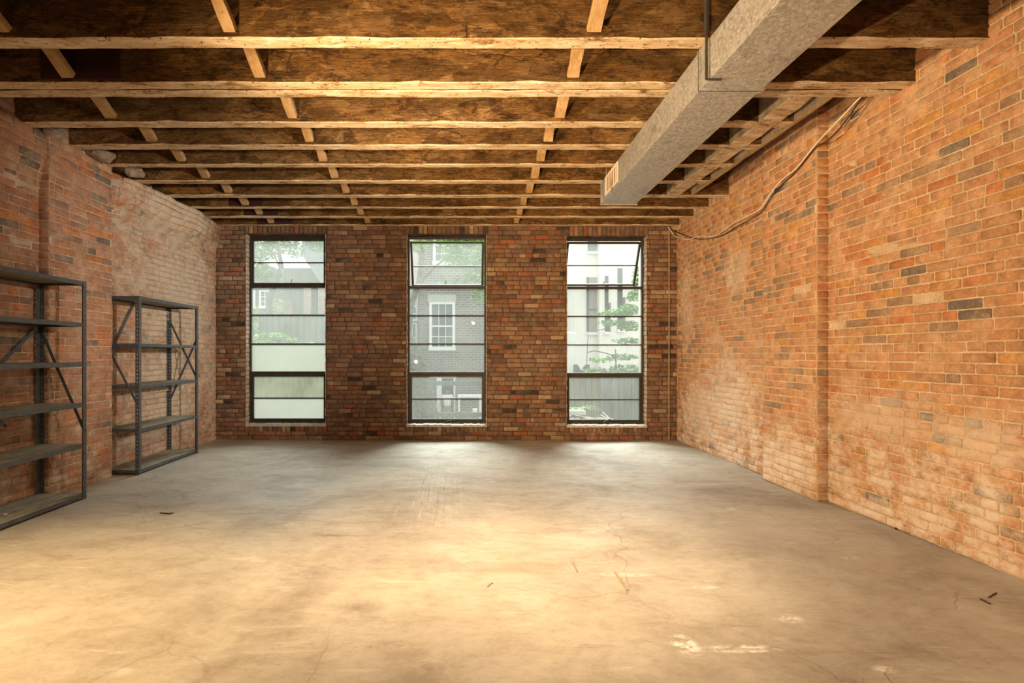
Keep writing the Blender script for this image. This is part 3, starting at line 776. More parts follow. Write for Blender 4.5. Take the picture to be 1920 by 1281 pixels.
# ------------------------------------------------------------------ duct
def duct():
    root = empty('air_duct', (1.65, 4.0, JB - 0.26), label='long galvanised sheet metal air duct hung under the joists', cat='duct')
    inv = Matrix.Translation((-1.65, -4.0, -(JB - 0.26)))
    def prism(a, b, y0, y1, z0, z1, t=0.0):
        """a, b: (xleft, xright) at y0 and y1"""
        vs = [(a[0], y0, z0), (a[1], y0, z0), (a[1], y0, z1), (a[0], y0, z1), (b[0], y1, z0), (b[1], y1, z0), (b[1], y1, z1), (b[0], y1, z1)]
        return [inv @ Vector(v) for v in vs], [(0,1,2,3),(7,6,5,4),(0,4,5,1),(1,5,6,2),(2,6,7,3),(3,7,4,0)]
    ZB, ZT = H + 1.64, H + 1.885
    m = MB(); m.add(*prism((1.462, 1.843), (1.462, 1.843), -2.4, 3.07, ZB, ZT)); m.build('duct_section', M_GALV, root, bevel=0.004)
    m = MB(); m.add(*prism((1.462, 1.843), (1.500, 1.872), 3.085, 5.40, ZB, ZT)); m.build('duct_section', M_GALV, root, bevel=0.004)
    # standing seam where the sections meet
    m = MB()
    for (y0, y1, e) in ((3.058, 3.070, 0.010), (3.085, 3.097, 0.010)):
        m.add(*prism((1.462 - e, 1.462), (1.462 - e, 1.462), y0, y1, ZB - e, ZT)); m.add(*prism((1.843, 1.843 + e), (1.843, 1.843 + e), y0, y1, ZB - e, ZT))
        m.add(*prism((1.462, 1.843), (1.462, 1.843), y0, y1, ZB - e, ZB))
    m.build('joint_flange', M_GALV, root)
    m = MB(); m.add(*prism((1.456, 1.849), (1.456, 1.849), 3.0695, 3.0855, ZB - 0.006, ZT - 0.002)); m.build('seam_gap_strip', M_DUCTEDGE, root, label='dark strip for the shaded gap in the duct seam')  # dark strip put in for the shade inside the open seam
    m = MB(); e = 0.014; y0, y1 = 5.395, 5.412
    m.add(*prism((1.500 - e, 1.872 + e), (1.500 - e, 1.872 + e), y0, y1, ZB - e, ZT + 0.001)); m.build('end_cap', M_GALV, root, bevel=0.002)
    # grille in the side that faces the room
    g = MB(); z0, z1 = H + 1.672, H + 1.872; ya, yb = 4.80, 5.25
    def xl(y): return 1.462 + (y - 3.085) / (5.40 - 3.085) * 0.038
    def gb(y0, y1, z0_, z1_, o0, o1): return prism((xl(y0) - o1, xl(y0) - o0), (xl(y1) - o1, xl(y1) - o0), y0, y1, z0_, z1_)
    t = 0.022
    g.add(*gb(ya, yb, z0, z0 + t, 0.0, 0.010)); g.add(*gb(ya, yb, z1 - t, z1, 0.0, 0.010))
    g.add(*gb(ya, ya + t, z0 + t, z1 - t, 0.0, 0.010)); g.add(*gb(yb - t, yb, z0 + t, z1 - t, 0.0, 0.010))
    go = g.build('vent_grille', M_WHITE, root, bevel=0.002, label='off-white framed vent grille')
    s = MB(); s.add(*gb(ya + t, yb - t, z0 + t, z1 - t, 0.0005, 0.002)); s.build('damper_plate', M_SLAT, go)
    for k in range(5):
        y = ya + t + (yb - ya - 2 * t) * (k + 0.5) / 5
        s = MB(); s.add(*gb(y - 0.005, y + 0.005, z0 + t, z1 - t, 0.003, 0.009)); s.build('grille_slat', M_WHITE, go)
    # a torn strip of tape hanging from the grille
    s = MB(); P = [(xl(4.95) - 0.014, 4.97, z0 + 0.10), (xl(4.95) - 0.018, 4.98, z0 + 0.05), (xl(4.95) - 0.015, 4.975, z0), (xl(4.95) - 0.02, 4.985, z0 - 0.045)]
    for a, b in zip(P, P[1:]): s.bar(inv @ Vector(a), inv @ Vector(b), 0.016, 0.002, up=(1, 0, 0))
    s.build('tape_strip', M_ST, root, label='torn tan strip dangling from the grille')
    # hangers
    s = MB(); s.bar(inv @ Vector((1.440, 2.95, ZB - 0.004)), inv @ Vector((1.440, 2.95, JT - 0.05)), 0.012, 0.012)
    s.bar(inv @ Vector((1.440, 2.95, ZB - 0.004)), inv @ Vector((1.53, 2.95, ZB - 0.006)), 0.012, 0.008)
    s.bar(inv @ Vector((1.440, 2.95, JB + 0.02)), inv @ Vector((1.440, 2.95, JT - 0.04)), 0.030, 0.014); s.build('hanger_rod', M_DUCTEDGE, root)
    s = MB(); s.tube([inv @ Vector((1.508, 5.26, ZT - 0.02)), inv @ Vector((1.508, 5.26, JB + 0.20))], 0.004, 8)
    s.bar(inv @ Vector((1.508, 5.26, JB + 0.10)), inv @ Vector((1.508, 5.26, JB + 0.25)), 0.030, 0.006); s.build('hanger_rod', M_GALV, root)
    return root
duct()

# ------------------------------------------------------------------ cables and conduit
def wallpt(x, y, back=False):
    """a point of the photograph laid on the surface of the right wall, pilaster or back wall"""
    if back: return Vector((min(bx(x) * (YB - 0.02) / YB, 3.12), YB - 0.02, H + (CY - y) * (YB - 0.02) / F))
    d = 5.0
    for _ in range(30):
        X = 3.035 + 0.105 * min(1.0, max(0.0, (d - 5.2) / 0.9))
        d = 0.5 * d + 0.5 * F * X / (x - CX)
    return Vector((X, d, H + (CY - y) * d / F))
def smooth_path(pts, k=5):
    out = []
    n = len(pts)
    for i in range(n - 1):
        p0, p1, p2, p3 = pts[max(i-1, 0)], pts[i], pts[i+1], pts[min(i+2, n-1)]
        for j in range(k):
            t = j / k
            out.append(0.5 * ((2*p1) + (-p0+p2)*t + (2*p0-5*p1+4*p2-p3)*t*t + (-p0+3*p1-3*p2+p3)*t*t*t))
    out.append(pts[-1]); return out
lt = [(280,1075),(310,1120),(350,1140)]
lt2 = [(430,1165),(480,1145),(600,1140),(660,1110),(740,1050),(830,1005),(930,950),(1000,850),(1080,750),(1190,660),(1320,500),(1480,330),(1650,152)]
dk = [(275,1065),(300,1095),(350,1108)]
dk2 = [(440,1152),(520,1163),(640,1143),(760,1075),(850,1025),(935,968),(1005,862),(1090,765),(1180,680),(1310,520),(1390,470),(1490,375),(1655,150)]
def cv(L): return [(1180 + x / 3.767, 140 + y / 3.767) for x, y in L]
for (a, b, mt, r, lab) in ((lt, lt2, M_CABLE_L, 0.006, 'slack pale grey cable looping across the orange brick wall'), (dk, dk2, M_CABLE_D, 0.0055, 'slack dark cable looping across the orange brick wall beside the pale one')):
    pts = [wallpt(x, y, True) for x, y in cv(a)] + [wallpt(x, y) for x, y in cv(b)]
    pts = smooth_path(pts, 6)
    if mt is M_CABLE_L: pts = [p + Vector((-0.014, -0.004, 0.0)) for p in pts]
    m = MB(); m.tube(pts, r, 8)
    tag(m.build('slack_cable', mt, smooth=True), lab, 'cable')
m = MB(); X = bx(1253.5)
m.tube([(X, YB - 0.017, 0.01), (X, YB - 0.018, 1.2), (X + 0.004, YB - 0.017, 2.1), (X, YB - 0.017, 3.12)], 0.010, 10)
for z in (0.5, 1.5, 2.5): m.box((X - 0.02, YB - 0.024, z), (X + 0.02, YB - 0.004, z + 0.015))
tag(m.build('wall_conduit', M_PIPE, smooth=False), 'thin brown conduit running up the window wall near its corner with the orange wall', 'pipe')

# ------------------------------------------------------------------ windows
YF = 7.50
def wx(p): return (p - CX) * YF / F
def wz(p): return H + (CY - p) * YF / F
def pane(m, x0, x1, z0, z1, y): m.box((x0, y - 0.002, z0), (x1, y + 0.002, z1))
def window(n, w, bars, vent_open, glasses, sill_lab):
    """bars: pixel rows [vent bar, transom, bar, bar, transom, bar, bottom]"""
    root = empty('window_%d' % n, ((w[0] + w[1]) / 2, YF, w[2]), kind='structure')
    cx, cz = (w[0] + w[1]) / 2, w[2]
    T = lambda x, y, z: (x - cx, y - YF, z - cz)
    x0, x1 = w[0] + 0.004, w[1] - 0.004
    ztop = w[3] - 0.012; zbot = w[2] + 0.02
    b1, t1, b2, b3, t2, b4 = [wz(p) for p in bars]
    fw = 0.030
    m = MB()
    m.box(T(x0, YF - 0.03, zbot), T(x0 + fw, YF + 0.03, ztop)); m.box(T(x1 - fw, YF - 0.03, zbot), T(x1, YF + 0.03, ztop))
    m.box(T(x0 + fw, YF - 0.03, ztop - fw), T(x1 - fw, YF + 0.03, ztop)); m.box(T(x0 + fw, YF - 0.03, zbot), T(x1 - fw, YF + 0.03, zbot + 0.035))
    for t in (t1, t2): m.box(T(x0 + fw, YF - 0.03, t - 0.019), T(x1 - fw, YF + 0.03, t + 0.019))
    m.build('window_frame', M_FRAME, root, bevel=0.003)
    for b in (b2, b3):
        m = MB(); m.box(T(x0 + fw, YF - 0.016, b - 0.009), T(x1 - fw, YF + 0.016, b + 0.009)); m.build('glazing_bar', M_FRAME, root, bevel=0.002)
    # fixed lights
    zs = [t1 - 0.019, b2, b3, t2 + 0.019]
    for k in range(3):
        a, b = zs[k], zs[k + 1]
        m = MB(); pane(m, cx * 0 + x0 + fw - cx, x1 - fw - cx, b + 0.009 * (k < 2) - cz, a - 0.009 * (k > 0) - cz, 0.0)
        m.build('window_pane', glasses[2 + k], root)
    def sash(zlo, zhi, bar, gl, angle, drop):
        s = bpy.data.objects.new('vent_sash', None)
        xa, xb = x0 + fw + 0.004, x1 - fw - 0.004
        L = zhi - zlo; sw = 0.030
        m = MB(); hx = (xb - xa) / 2; dy = 0.018
        m.box((-hx, -dy, -L), (-hx + sw, dy, 0)); m.box((hx - sw, -dy, -L), (hx, dy, 0))
        m.box((-hx + sw, -dy, -sw), (hx - sw, dy, 0)); m.box((-hx + sw, -dy, -L), (hx - sw, dy, -L + sw))
        so = m.build('vent_sash', M_FRAME, root, bevel=0.002)
        so.location = (0, 0.0, zhi - drop - cz); so.rotation_euler = (angle, 0, 0)
        bb = bar - zhi
        m = MB(); m.box((-hx + sw, -0.012, bb - 0.008), (hx - sw, 0.012, bb + 0.008)); m.build('glazing_bar', M_FRAME, so, bevel=0.002)
        m = MB(); pane(m, -hx + sw, hx - sw, bb + 0.008, -sw, 0.0); m.build('window_pane', gl[0], so)
        m = MB(); pane(m, -hx + sw, hx - sw, -L + sw, bb - 0.008, 0.0); m.build('window_pane', gl[1], so)
        return so
    a = math.radians(25) if vent_open else 0.0
    sash(t1 + 0.021, ztop - fw - 0.004, b1, glasses[0:2], a, vent_open)
    sash(zbot + 0.037, t2 - 0.021, b4, glasses[5:7], 0.0, 0.0)
    # ring catch on the upper transom, cam handle on the bottom rail
    m = MB(); c = Vector((0.04 if n == 1 else -0.03, -0.035, t1 + 0.02 - cz))
    m.tube([c, c + Vector((0.004, -0.006, 0.03)), c + Vector((0.012, -0.008, 0.05))], 0.004, 6)
    rc = c + Vector((0.014, -0.008, 0.062))
    m.tube([rc + Vector((0.011 * math.cos(t * math.pi / 5), 0, 0.011 * math.sin(t * math.pi / 5))) for t in range(11)], 0.003, 6, cap=False)
    m.build('ring_catch', M_FRAME, root, smooth=True)
    m = MB(); c = Vector((0.0, -0.035, zbot + 0.035 - cz))
    m.box(c + Vector((-0.025, -0.006, -0.02)), c + Vector((0.025, 0.006, 0.004)))
    m.bar(c + Vector((-0.02, -0.014, 0.0)), c + Vector((0.075, -0.02, 0.016 if n != 3 else 0.045)), 0.012, 0.010)
    m.build('cam_handle', M_FRAME, root, bevel=0.002)
    # crumbling mortar bed as a sill
    R = random.Random(n); m = MB(); N = 40; vs = []
    for i in range(N + 1):
        x = w[0] + (w[1] - w[0]) * i / N
        h = 0.012 + R.uniform(0, 0.012)
        for (y, z) in ((YB - 0.012 + R.uniform(-0.008, 0.006), w[2] - 0.012), (YB - 0.010 + R.uniform(-0.006, 0.006), w[2] + h), (YB + 0.06, w[2] + h + 0.008), (YF - 0.03, w[2] + 0.02 + R.uniform(0, 0.01)), (YF + 0.05, w[2] + 0.018), (YF + 0.05, w[2] - 0.012)):
            vs.append(T(x, y, z))
    fs = []
    for i in range(N):
        for k in range(6):
            k2 = (k + 1) % 6; fs.append((i * 6 + k, i * 6 + 6 + k, i * 6 + 6 + k2, i * 6 + k2))
    fs += [tuple(range(6)), tuple(N * 6 + k for k in range(5, -1, -1))]
    m.add(vs, fs); m.build('window_sill', M_SILL, root)
    return root
G, GL, FR, F2, CL = M_GLASS, M_GLASS_L, M_FROST, M_FROST2, M_CLEAR
window(1, WINS[0], (492.5, 537, 591, 645, 699, 746.5), 0, [GL, GL, GL, GL, FR, F2, FR], '')
window(2, WINS[1], (497, 539, 592, 645, 700, 748), 0.030, [G, G, G, G, G, G, G], '')
window(3, WINS[2], (497, 540, 593.5, 647, 701.5, 749), 0.012, [CL, CL, CL, CL, CL, G, G], '')

# ------------------------------------------------------------------ shelving
def post_mesh(h, sx, sy, w=0.038, pitch=0.0406, hole=0.0085, t=0.0022):
    """angle post at the origin with slots, flanges running to sx along x and sy along y"""
    m = MB(); n = int(h / pitch); rem = h - n * pitch
    def cell(P, z0, z1, hasw):
        zc = (z0 + z1) / 2; a, b = w / 2 - hole / 2, w / 2 + hole / 2; c, d = zc - hole * 0.75, zc + hole * 0.75
        for (o, fl) in ((0.0, False), (t, True)):
            vs = [P(0, z0, o), P(w, z0, o), P(w, z1, o), P(0, z1, o), P(a, c, o), P(b, c, o), P(b, d, o), P(a, d, o)]
            fs = [(0,1,5,4),(1,2,6,5),(2,3,7,6),(3,0,4,7)]
            if not hasw: fs = [(0,1,2,3)]; vs = vs[:4]
            m.add(vs, [f[::-1] for f in fs] if fl else fs)
        if hasw:   # rim of the hole
            q = [(a, c), (b, c), (b, d), (a, d)]
            vs = [P(x, z, 0) for x, z in q] + [P(x, z, t) for x, z in q]
            m.add(vs, [(k, (k+1) % 4, 4 + (k+1) % 4, 4 + k) for k in range(4)])
        m.add([P(w, z0, 0), P(w, z1, 0), P(w, z1, t), P(w, z0, t)], [(0,1,2,3)])
    A = lambda u, z, o: (sx * u, sy * o, z)
    B = lambda u, z, o: (sx * o, sy * u, z)
    for P in (A, B):
        for k in range(n): cell(P, k * pitch, (k + 1) * pitch, True)
        if rem > 0.002: cell(P, n * pitch, h, False)
    return m
def shelving(name, x_f, depth, y_n, y_f, z0, h, levels, braces, label, boards_rel=0.0):
    """x_f: outer face of the front posts (towards the room); the unit runs along y; z0: floor height"""
    root = empty(name, (x_f - depth / 2, (y_n + y_f) / 2, z0), label=label, cat='shelving')
    W, D = depth / 2, (y_f - y_n) / 2
    for (sx, sy) in ((1, -1), (1, 1), (-1, -1), (-1, 1)):
        m = post_mesh(h, -sx, -sy)
        o = m.build('post', M_STEEL, root); o.location = (sx * W, sy * D, 0)
    t = 0.002; lip = 0.034
    for z in levels:
        zt = z - z0; e = 0.004; m = MB()
        Wi, Di = W - e, D - e
        m.box((Wi - t, -Di, zt - lip), (Wi, Di, zt)); m.box((-Wi, -Di, zt - lip), (-Wi + t, Di, zt))
        m.box((-Wi + t, -Di, zt - lip), (Wi - t, -Di + t, zt)); m.box((-Wi + t, Di - t, zt - lip), (Wi - t, Di, zt))
        # turned-in lower lip
        m.box((Wi - 0.02, -Di + t, zt - lip), (Wi - t, Di - t, zt - lip + t)); m.box((-Wi + t, -Di + t, zt - lip), (-Wi + 0.02, Di - t, zt - lip + t))
        r = m.build('shelf_rail', M_STEEL, root)
        b = MB(); b.box((-Wi + t + .001, -Di + t + .001, zt - 0.014), (Wi - t - .001, Di - t - .001, zt - 0.001)); b.build('shelf_board', M_BOARD, root)
    for (p, q) in braces:
        m = MB(); p = Vector(p) - Vector(root.location); q = Vector(q) - Vector(root.location)
        d = q - p
        up = Vector((0, 1, 0)) if abs(d.x) > 0.02 else Vector((1, 0, 0))
        m.bar(p, q, 0.026, 0.003, up=up)
        for c in (p + d.normalized() * 0.015, q - d.normalized() * 0.015):
            m.tube([c - up * 0.008, c + up * 0.008], 0.007, 8)
        m.build('diagonal_brace', M_STEEL, root)
    return root
Z1 = floor_z(-3.45, 3.8)
shelving('steel_shelving', -3.24, 0.40, 3.06, 4.262, Z1, 1.90 - Z1, [1.898, 1.543, 1.205, 0.858, 0.508, 0.085],
         [((-3.62, 4.256, 1.47), (-3.245, 4.256, 0.60)), ((-3.638, 4.22, 1.49), (-3.638, 3.35, 0.70)), ((-3.638, 3.1, 1.49), (-3.638, 3.95, 0.70))],
         'larger six-level slotted steel shelving unit cut off by the picture edge')
Z2 = floor_z(-3.5, 5.7)
SX = -3.345
shelving('steel_shelving', SX, 0.375, 5.11, 6.25, Z2, 1.878 - Z2, [1.878, 1.388, 0.955, 0.507, 0.082],
         [((SX - 0.355, 6.257, 1.68), (SX - 0.01, 6.257, 0.95)), ((SX - 0.01, 6.263, 1.50), (SX - 0.355, 6.263, 0.72)),
          ((SX - 0.36, 5.103, 1.43), (SX - 0.01, 5.103, 0.76)), ((SX - 0.368, 5.60, 1.86), (SX - 0.368, 5.14, 1.17))],
         'smaller five-level slotted steel shelving unit standing between the brick pier and the windows')
m = MB(); m.box((-3.405, 3.66, 0.085), (-3.385, 3.685, 0.095))
tag(m.build('plaster_crumb', M_WHITE, bevel=0.003), 'tiny white crumb on the bottom shelf of the larger shelving', 'debris')

# twigs and splinters on the floor
def debris(pts, r, mat, lab, name='wood_splinter'):
    P = []
    for (x, y) in pts:
        d = F * H / (y - CY); X = (x - CX) * d / F
        P.append(Vector((X, d, floor_z(X, d) + r)))
    m = MB(); m.tube(P, r, 6); tag(m.build(name, mat), lab, 'debris')
debris([(1838, 1125), (1856, 1134)], 0.004, M_CABLE_D, 'short dark stick on the floor near the orange brick wall')
debris([(1853, 1122), (1868, 1113)], 0.003, M_CABLE_D, 'thin bent twig beside the short dark stick on the floor')
debris([(1152, 1073), (1176, 1108)], 0.004, M_ST, 'tan splinter lying in the bright lamp pool on the floor')
debris([(1073, 1054), (1083, 1073)], 0.0025, M_ST, 'thinner tan sliver behind the splinter in the lamp pool')
debris([(300, 962), (318, 964), (325, 962)], 0.004, M_CABLE_D, 'dark chip of wood on the floor in front of the larger shelving')
debris([(914, 1101), (918, 1096), (924, 1093)], 0.0025, M_ST, 'curled tan wire scrap on the floor at the left rim of the lamp pool')
debris([(1678, 992), (1692, 994)], 0.008, M_CABLE_D, 'dark brick chip on the floor by the foot of the orange wall')

# ------------------------------------------------------------------ the yard outside
def ext_brick(name, a, b, mortar, scale=1.0, ax='x'):
    M = Mat(name)
    nd = M.n('ShaderNodeTexBrick')
    mp = M.n('ShaderNodeMapping'); M.l(M.pos, mp.inputs[0]); mp.inputs['Rotation'].default_value = (math.radians(-90), 0, 0) if ax == 'x' else (math.radians(-90), 0, math.radians(90))
    M.l(mp.outputs[0], nd.inputs['Vector']); nd.inputs['Scale'].default_value = 1.0
    nd.inputs['Brick Width'].default_value = 0.22 * scale; nd.inputs['Row Height'].default_value = 0.075 * scale; nd.inputs['Mortar Size'].default_value = 0.012 * scale
    nd.inputs['Color1'].default_value = (*a, 1); nd.inputs['Color2'].default_value = (*b, 1); nd.inputs['Mortar'].default_value = (*mortar, 1)
    c = M.mix(0.6, nd.outputs['Color'], M.ramp(M.noise(1.2, 5), [(0.3, 0.75), (0.7, 1.25)]), 'MULTIPLY')
    return M.done(c, 0.9)
E_BRICK = ext_brick('grey_painted_brick', (0.23, 0.18, 0.165), (0.15, 0.13, 0.125), (0.34, 0.32, 0.30), 1.25)
E_BRICK2 = ext_brick('pink_brick', (0.42, 0.26, 0.22), (0.34, 0.22, 0.19), (0.45, 0.4, 0.36))
E_GREY = ext_brick('grey_block_wall', (0.16, 0.16, 0.15), (0.22, 0.22, 0.20), (0.36, 0.36, 0.34))
E_CREAM = simple('cream_stucco', (0.74, 0.70, 0.66), 0.9, 0, 0.08, 2, 0.1)
E_STONE = simple('pale_lintel_stone', (0.50, 0.50, 0.46), 0.9, 0, 0.1)
E_WHITE = simple('white_window_paint', (0.85, 0.85, 0.85), 0.6, 0, 0.03)
E_PANE = simple('dark_far_pane', (0.10, 0.13, 0.14), 0.15, 0, 0.3, 2, 0.0, 0.6)
E_MAUVE = simple('mauve_blind', (0.27, 0.21, 0.215), 0.8, 0, 0.05)
E_DARK = simple('shadowed_recess', (0.045, 0.045, 0.05), 0.8)
E_GROUND = simple('leaf_litter_ground', (0.20, 0.18, 0.13), 0.95, 0, 0.5, 5, 0.8)
E_LEAF = simple('light_green_leaf', (0.30, 0.50, 0.12), 0.6, 0, 0.4, 9, 0.0)
E_LEAF2 = simple('deep_green_leaf', (0.14, 0.28, 0.10), 0.6, 0, 0.4, 9, 0.0)
E_BARK = simple('flaking_bark', (0.11, 0.10, 0.08), 0.95, 0, 0.9, 12, 1.0)
E_ROOF = simple('pale_slate_roof', (0.30, 0.33, 0.35), 0.7, 0, 0.2)
def planks(name, a, b):
    M = Mat(name)
    x, y, z = M.xyz()
    fr = M.math('FRACT', M.math('MULTIPLY', x, 7.0)); gap = M.rng(M.math('ABSOLUTE', M.math('SUBTRACT', fr, 0.5)), 0.44, 0.5)
    c = M.ramp(M.noise(3, 6, 0.7, M.scalev((4, 1, 0.4))), [(0.3, a), (0.7, b)])
    c = M.mix(gap, c, tuple(v * 0.3 for v in a))
    return M.done(c, 0.9)
E_FENCE = planks('weathered_olive_fence', (0.15, 0.13, 0.09), (0.30, 0.26, 0.18))
E_FENCE2 = planks('weathered_grey_fence', (0.09, 0.09, 0.085), (0.20, 0.20, 0.175))
M_SKIN = simple('skin', (0.30, 0.18, 0.13), 0.6, 0, 0.05); M_SHIRT = simple('white_cotton', (0.82, 0.82, 0.84), 0.9, 0, 0.05)
M_JEAN = simple('faded_denim', (0.22, 0.30, 0.42), 0.9, 0, 0.15); M_HAIR = simple('dark_hair', (0.03, 0.025, 0.03), 0.7)

GZ = -1.75
m = MB(); m.box((-40, 7.7, GZ - 0.2), (40, 60, GZ)); m.build('ground', E_GROUND, kind='structure')

def facade(root, x0, x1, y0, y1, z0, z1, mat, name='wall_block'):
    m = MB(); m.box((x0, y0, z0), (x1, y1, z1)); o = m.build(name, mat, root); return o
def sashwin(root, x0, x1, z0, z1, y, nx=3, nz=4, fr=0.11, mat=None, pane_mat=None, mid=True):
    m = MB(); mat = mat or E_WHITE
    m.box((x0, y - 0.10, z0), (x0 + fr, y - 0.002, z1)); m.box((x1 - fr, y - 0.10, z0), (x1, y - 0.002, z1))
    m.box((x0 + fr, y - 0.10, z1 - fr * .7), (x1 - fr, y - 0.002, z1)); m.box((x0 - 0.02, y - 0.14, z0 - 0.02), (x1 + 0.02, y - 0.002, z0 + fr * 1.2))
    for k in range(1, nx): 
        x = x0 + fr + (x1 - x0 - 2 * fr) * k / nx; m.box((x - 0.012, y - 0.06, z0 + fr), (x + 0.012, y - 0.04, z1 - fr * .7))
    for k in range(1, nz):
        z = z0 + fr + (z1 - z0 - 2 * fr) * k / nz; t = 0.03 if (mid and k * 2 == nz) else 0.012
        m.box((x0 + fr, y - 0.065, z - t), (x1 - fr, y - 0.035, z + t))
    o = m.build('window', mat, root)
    m = MB(); m.box((x0 + fr, y - 0.030, z0 + fr), (x1 - fr, y - 0.010, z1 - fr * .7)); m.build('pane', pane_mat or E_PANE, o)
    return o
# --- the brick row house seen through the middle window
YH = 19.5
def hx(x, d=YH): return (x - CX) * d / F
def hz(y, d=YH): return H + (CY - y) * d / F
root = empty('row_house', (0, 0, 0), label='grey-washed brick row house with a white multi-pane window beyond the middle window', cat='building')
facade(root, hx(785), hx(960), YH, YH + 6, GZ, 7.4, E_BRICK)
sashwin(root, hx(805), hx(853.5), hz(656.5), hz(567.5), YH)
sashwin(root, hx(812), hx(854), hz(497), hz(425), YH)
m = MB(); m.box((hx(802), YH - 0.05, hz(567)), (hx(855), YH - 0.002, hz(553))); m.build('lintel', E_STONE, root)
m = MB(); m.box((hx(806), YH - 0.08, hz(709.5)), (hx(856), YH - 0.002, hz(703.5))); m.build('lintel', E_STONE, root)
m = MB(); m.box((hx(829), YH - 0.03, GZ), (hx(850), YH - 0.003, hz(710))); m.build('doorway', E_DARK, root, label='dark open doorway')
m = MB(); m.box((hx(819), YH - 0.12, GZ), (hx(828.5), YH - 0.002, hz(709))); m.box((hx(850.5), YH - 0.12, GZ), (hx(854), YH - 0.002, hz(709))); m.build('door_frame', E_WHITE, root)
# setback neighbour left of it
root = empty('neighbour_house', (0, 0, 0), label='pale set-back house with narrow white windows behind the leaning tree trunk', cat='building')
facade(root, hx(640, 22), hx(784, 22), 22, 27, GZ, 7.6, E_CREAM)
sashwin(root, hx(764, 22), hx(785, 22) - 0.05, hz(602, 22), hz(575, 22), 22, 2, 2, 0.07)
sashwin(root, hx(771, 22), hx(785, 22) - 0.05, hz(660, 22), hz(606, 22), 22, 1, 2, 0.09)
# person in the doorway
def skin_mesh(name, pts, edges, radii, mat, parent, root_i=0, lv=2):
    me = bpy.data.meshes.new(name); me.from_pydata(pts, edges, []); me.update(); me.materials.append(mat)
    o = bpy.data.objects.new(name, me); COL.objects.link(o)
    sk = o.modifiers.new('skin', 'SKIN'); sk.use_smooth_shade = True
    if not me.skin_vertices: me.attributes.new
    bpy.context.view_layer.objects.active = o
    layer = me.skin_vertices[0].data if me.skin_vertices else None
    if layer:
        for i, r in enumerate(radii):
            layer[i].radius = (r if isinstance(r, tuple) else (r, r)); layer[i].use_root = (i == root_i)
    ss = o.modifiers.new('sub', 'SUBSURF'); ss.levels = lv; ss.render_levels = lv
    if parent is not None: o.parent = parent
    return o
def person():
    cx_ = hx(838.5, 19.1)
    r = empty('person', (cx_, 19.1, GZ + 0.02), rz=math.radians(8), label='person in white shirt and blue jeans standing with back turned in the far doorway', cat='person')
    P = []; E = []; Rr = []
    def v(x, y, z, rr, par=None):
        P.append((x, y, z)); Rr.append(rr); i = len(P) - 1
        if par is not None: E.append((par, i))
        return i
    pel = v(0, 0, 0.95, (0.15, 0.11)); wai = v(0, -0.01, 1.12, (0.125, 0.095), pel); che = v(0, 0, 1.32, (0.15, 0.105), wai); nb = v(0, 0.01, 1.45, 0.07, che); nk = v(0, 0, 1.52, 0.052, nb)
    hd = v(0, -0.01, 1.60, (0.07, 0.085), nk); ht = v(0, 0, 1.69, (0.065, 0.08), hd)
    for s in (-1, 1):
        sh = v(s * 0.17, 0, 1.41, 0.055, che); el = v(s * 0.23, 0.02, 1.14, 0.042, sh); wr_ = v(s * 0.20, 0.12, 0.93, 0.028, el)
        pm = v(s * 0.195, 0.15, 0.86, (0.036, 0.018), wr_)
        for k, (dx, L) in enumerate(((-0.028, 0.065), (-0.010, 0.078), (0.009, 0.074), (0.026, 0.058))):
            a = v(s * 0.195 + dx * 0.9, 0.165, 0.825, 0.009, pm); b = v(s * 0.195 + dx, 0.180, 0.825 - L * 0.5, 0.008, a); v(s * 0.195 + dx, 0.176, 0.825 - L, 0.007, b)
        a = v(s * 0.155, 0.165, 0.865, 0.010, pm); v(s * 0.145, 0.178, 0.835, 0.008, a)
        hp = v(s * 0.09, 0, 0.88, 0.085, pel); kn = v(s * 0.10, 0.02, 0.50, 0.058, hp); an = v(s * 0.11, -0.02, 0.09, 0.038, kn); v(s * 0.12, 0.14, 0.035, 0.034, an)
    skin_mesh('body', P, E, Rr, M_SKIN, r)
    P2 = [(0,0,0.98),(0,-0.01,1.12),(0,0,1.32),(0,0.01,1.44),(-0.17,0,1.41),(-0.215,0.01,1.24),(0.17,0,1.41),(0.215,0.01,1.24)]
    skin_mesh('shirt', P2, [(0,1),(1,2),(2,3),(2,4),(4,5),(2,6),(6,7)], [(0.17,0.125),(0.155,0.12),(0.175,0.13),0.085,0.075,0.068,0.075,0.068], M_SHIRT, r)
    P3 = [(0,0,0.97),(-0.09,0,0.87),(-0.10,0.02,0.50),(-0.11,-0.02,0.11),(0.09,0,0.87),(0.10,0.02,0.50),(0.11,-0.02,0.11)]
    skin_mesh('jeans', P3, [(0,1),(1,2),(2,3),(0,4),(4,5),(5,6)], [(0.165,0.125),0.10,0.075,0.06,0.10,0.075,0.06], M_JEAN, r)
    skin_mesh('hair', [(0,-0.02,1.64),(0,-0.015,1.71)], [(0,1)], [(0.083,0.09),(0.078,0.085)], M_HAIR, r)
    # face: nose, ears, mouth on the side that is turned away
    m = MB(); m.tube([(0, 0.078, 1.645), (0, 0.10, 1.605)], [0.008, 0.014], 6); m.build('nose', M_SKIN, r, smooth=True)
    for s in (-1, 1):
        m = MB(); m.tube([(s * 0.070, -0.005, 1.60), (s * 0.082, -0.01, 1.64)], [0.010, 0.016], 6); m.build('ear', M_SKIN, r, smooth=True)
person()

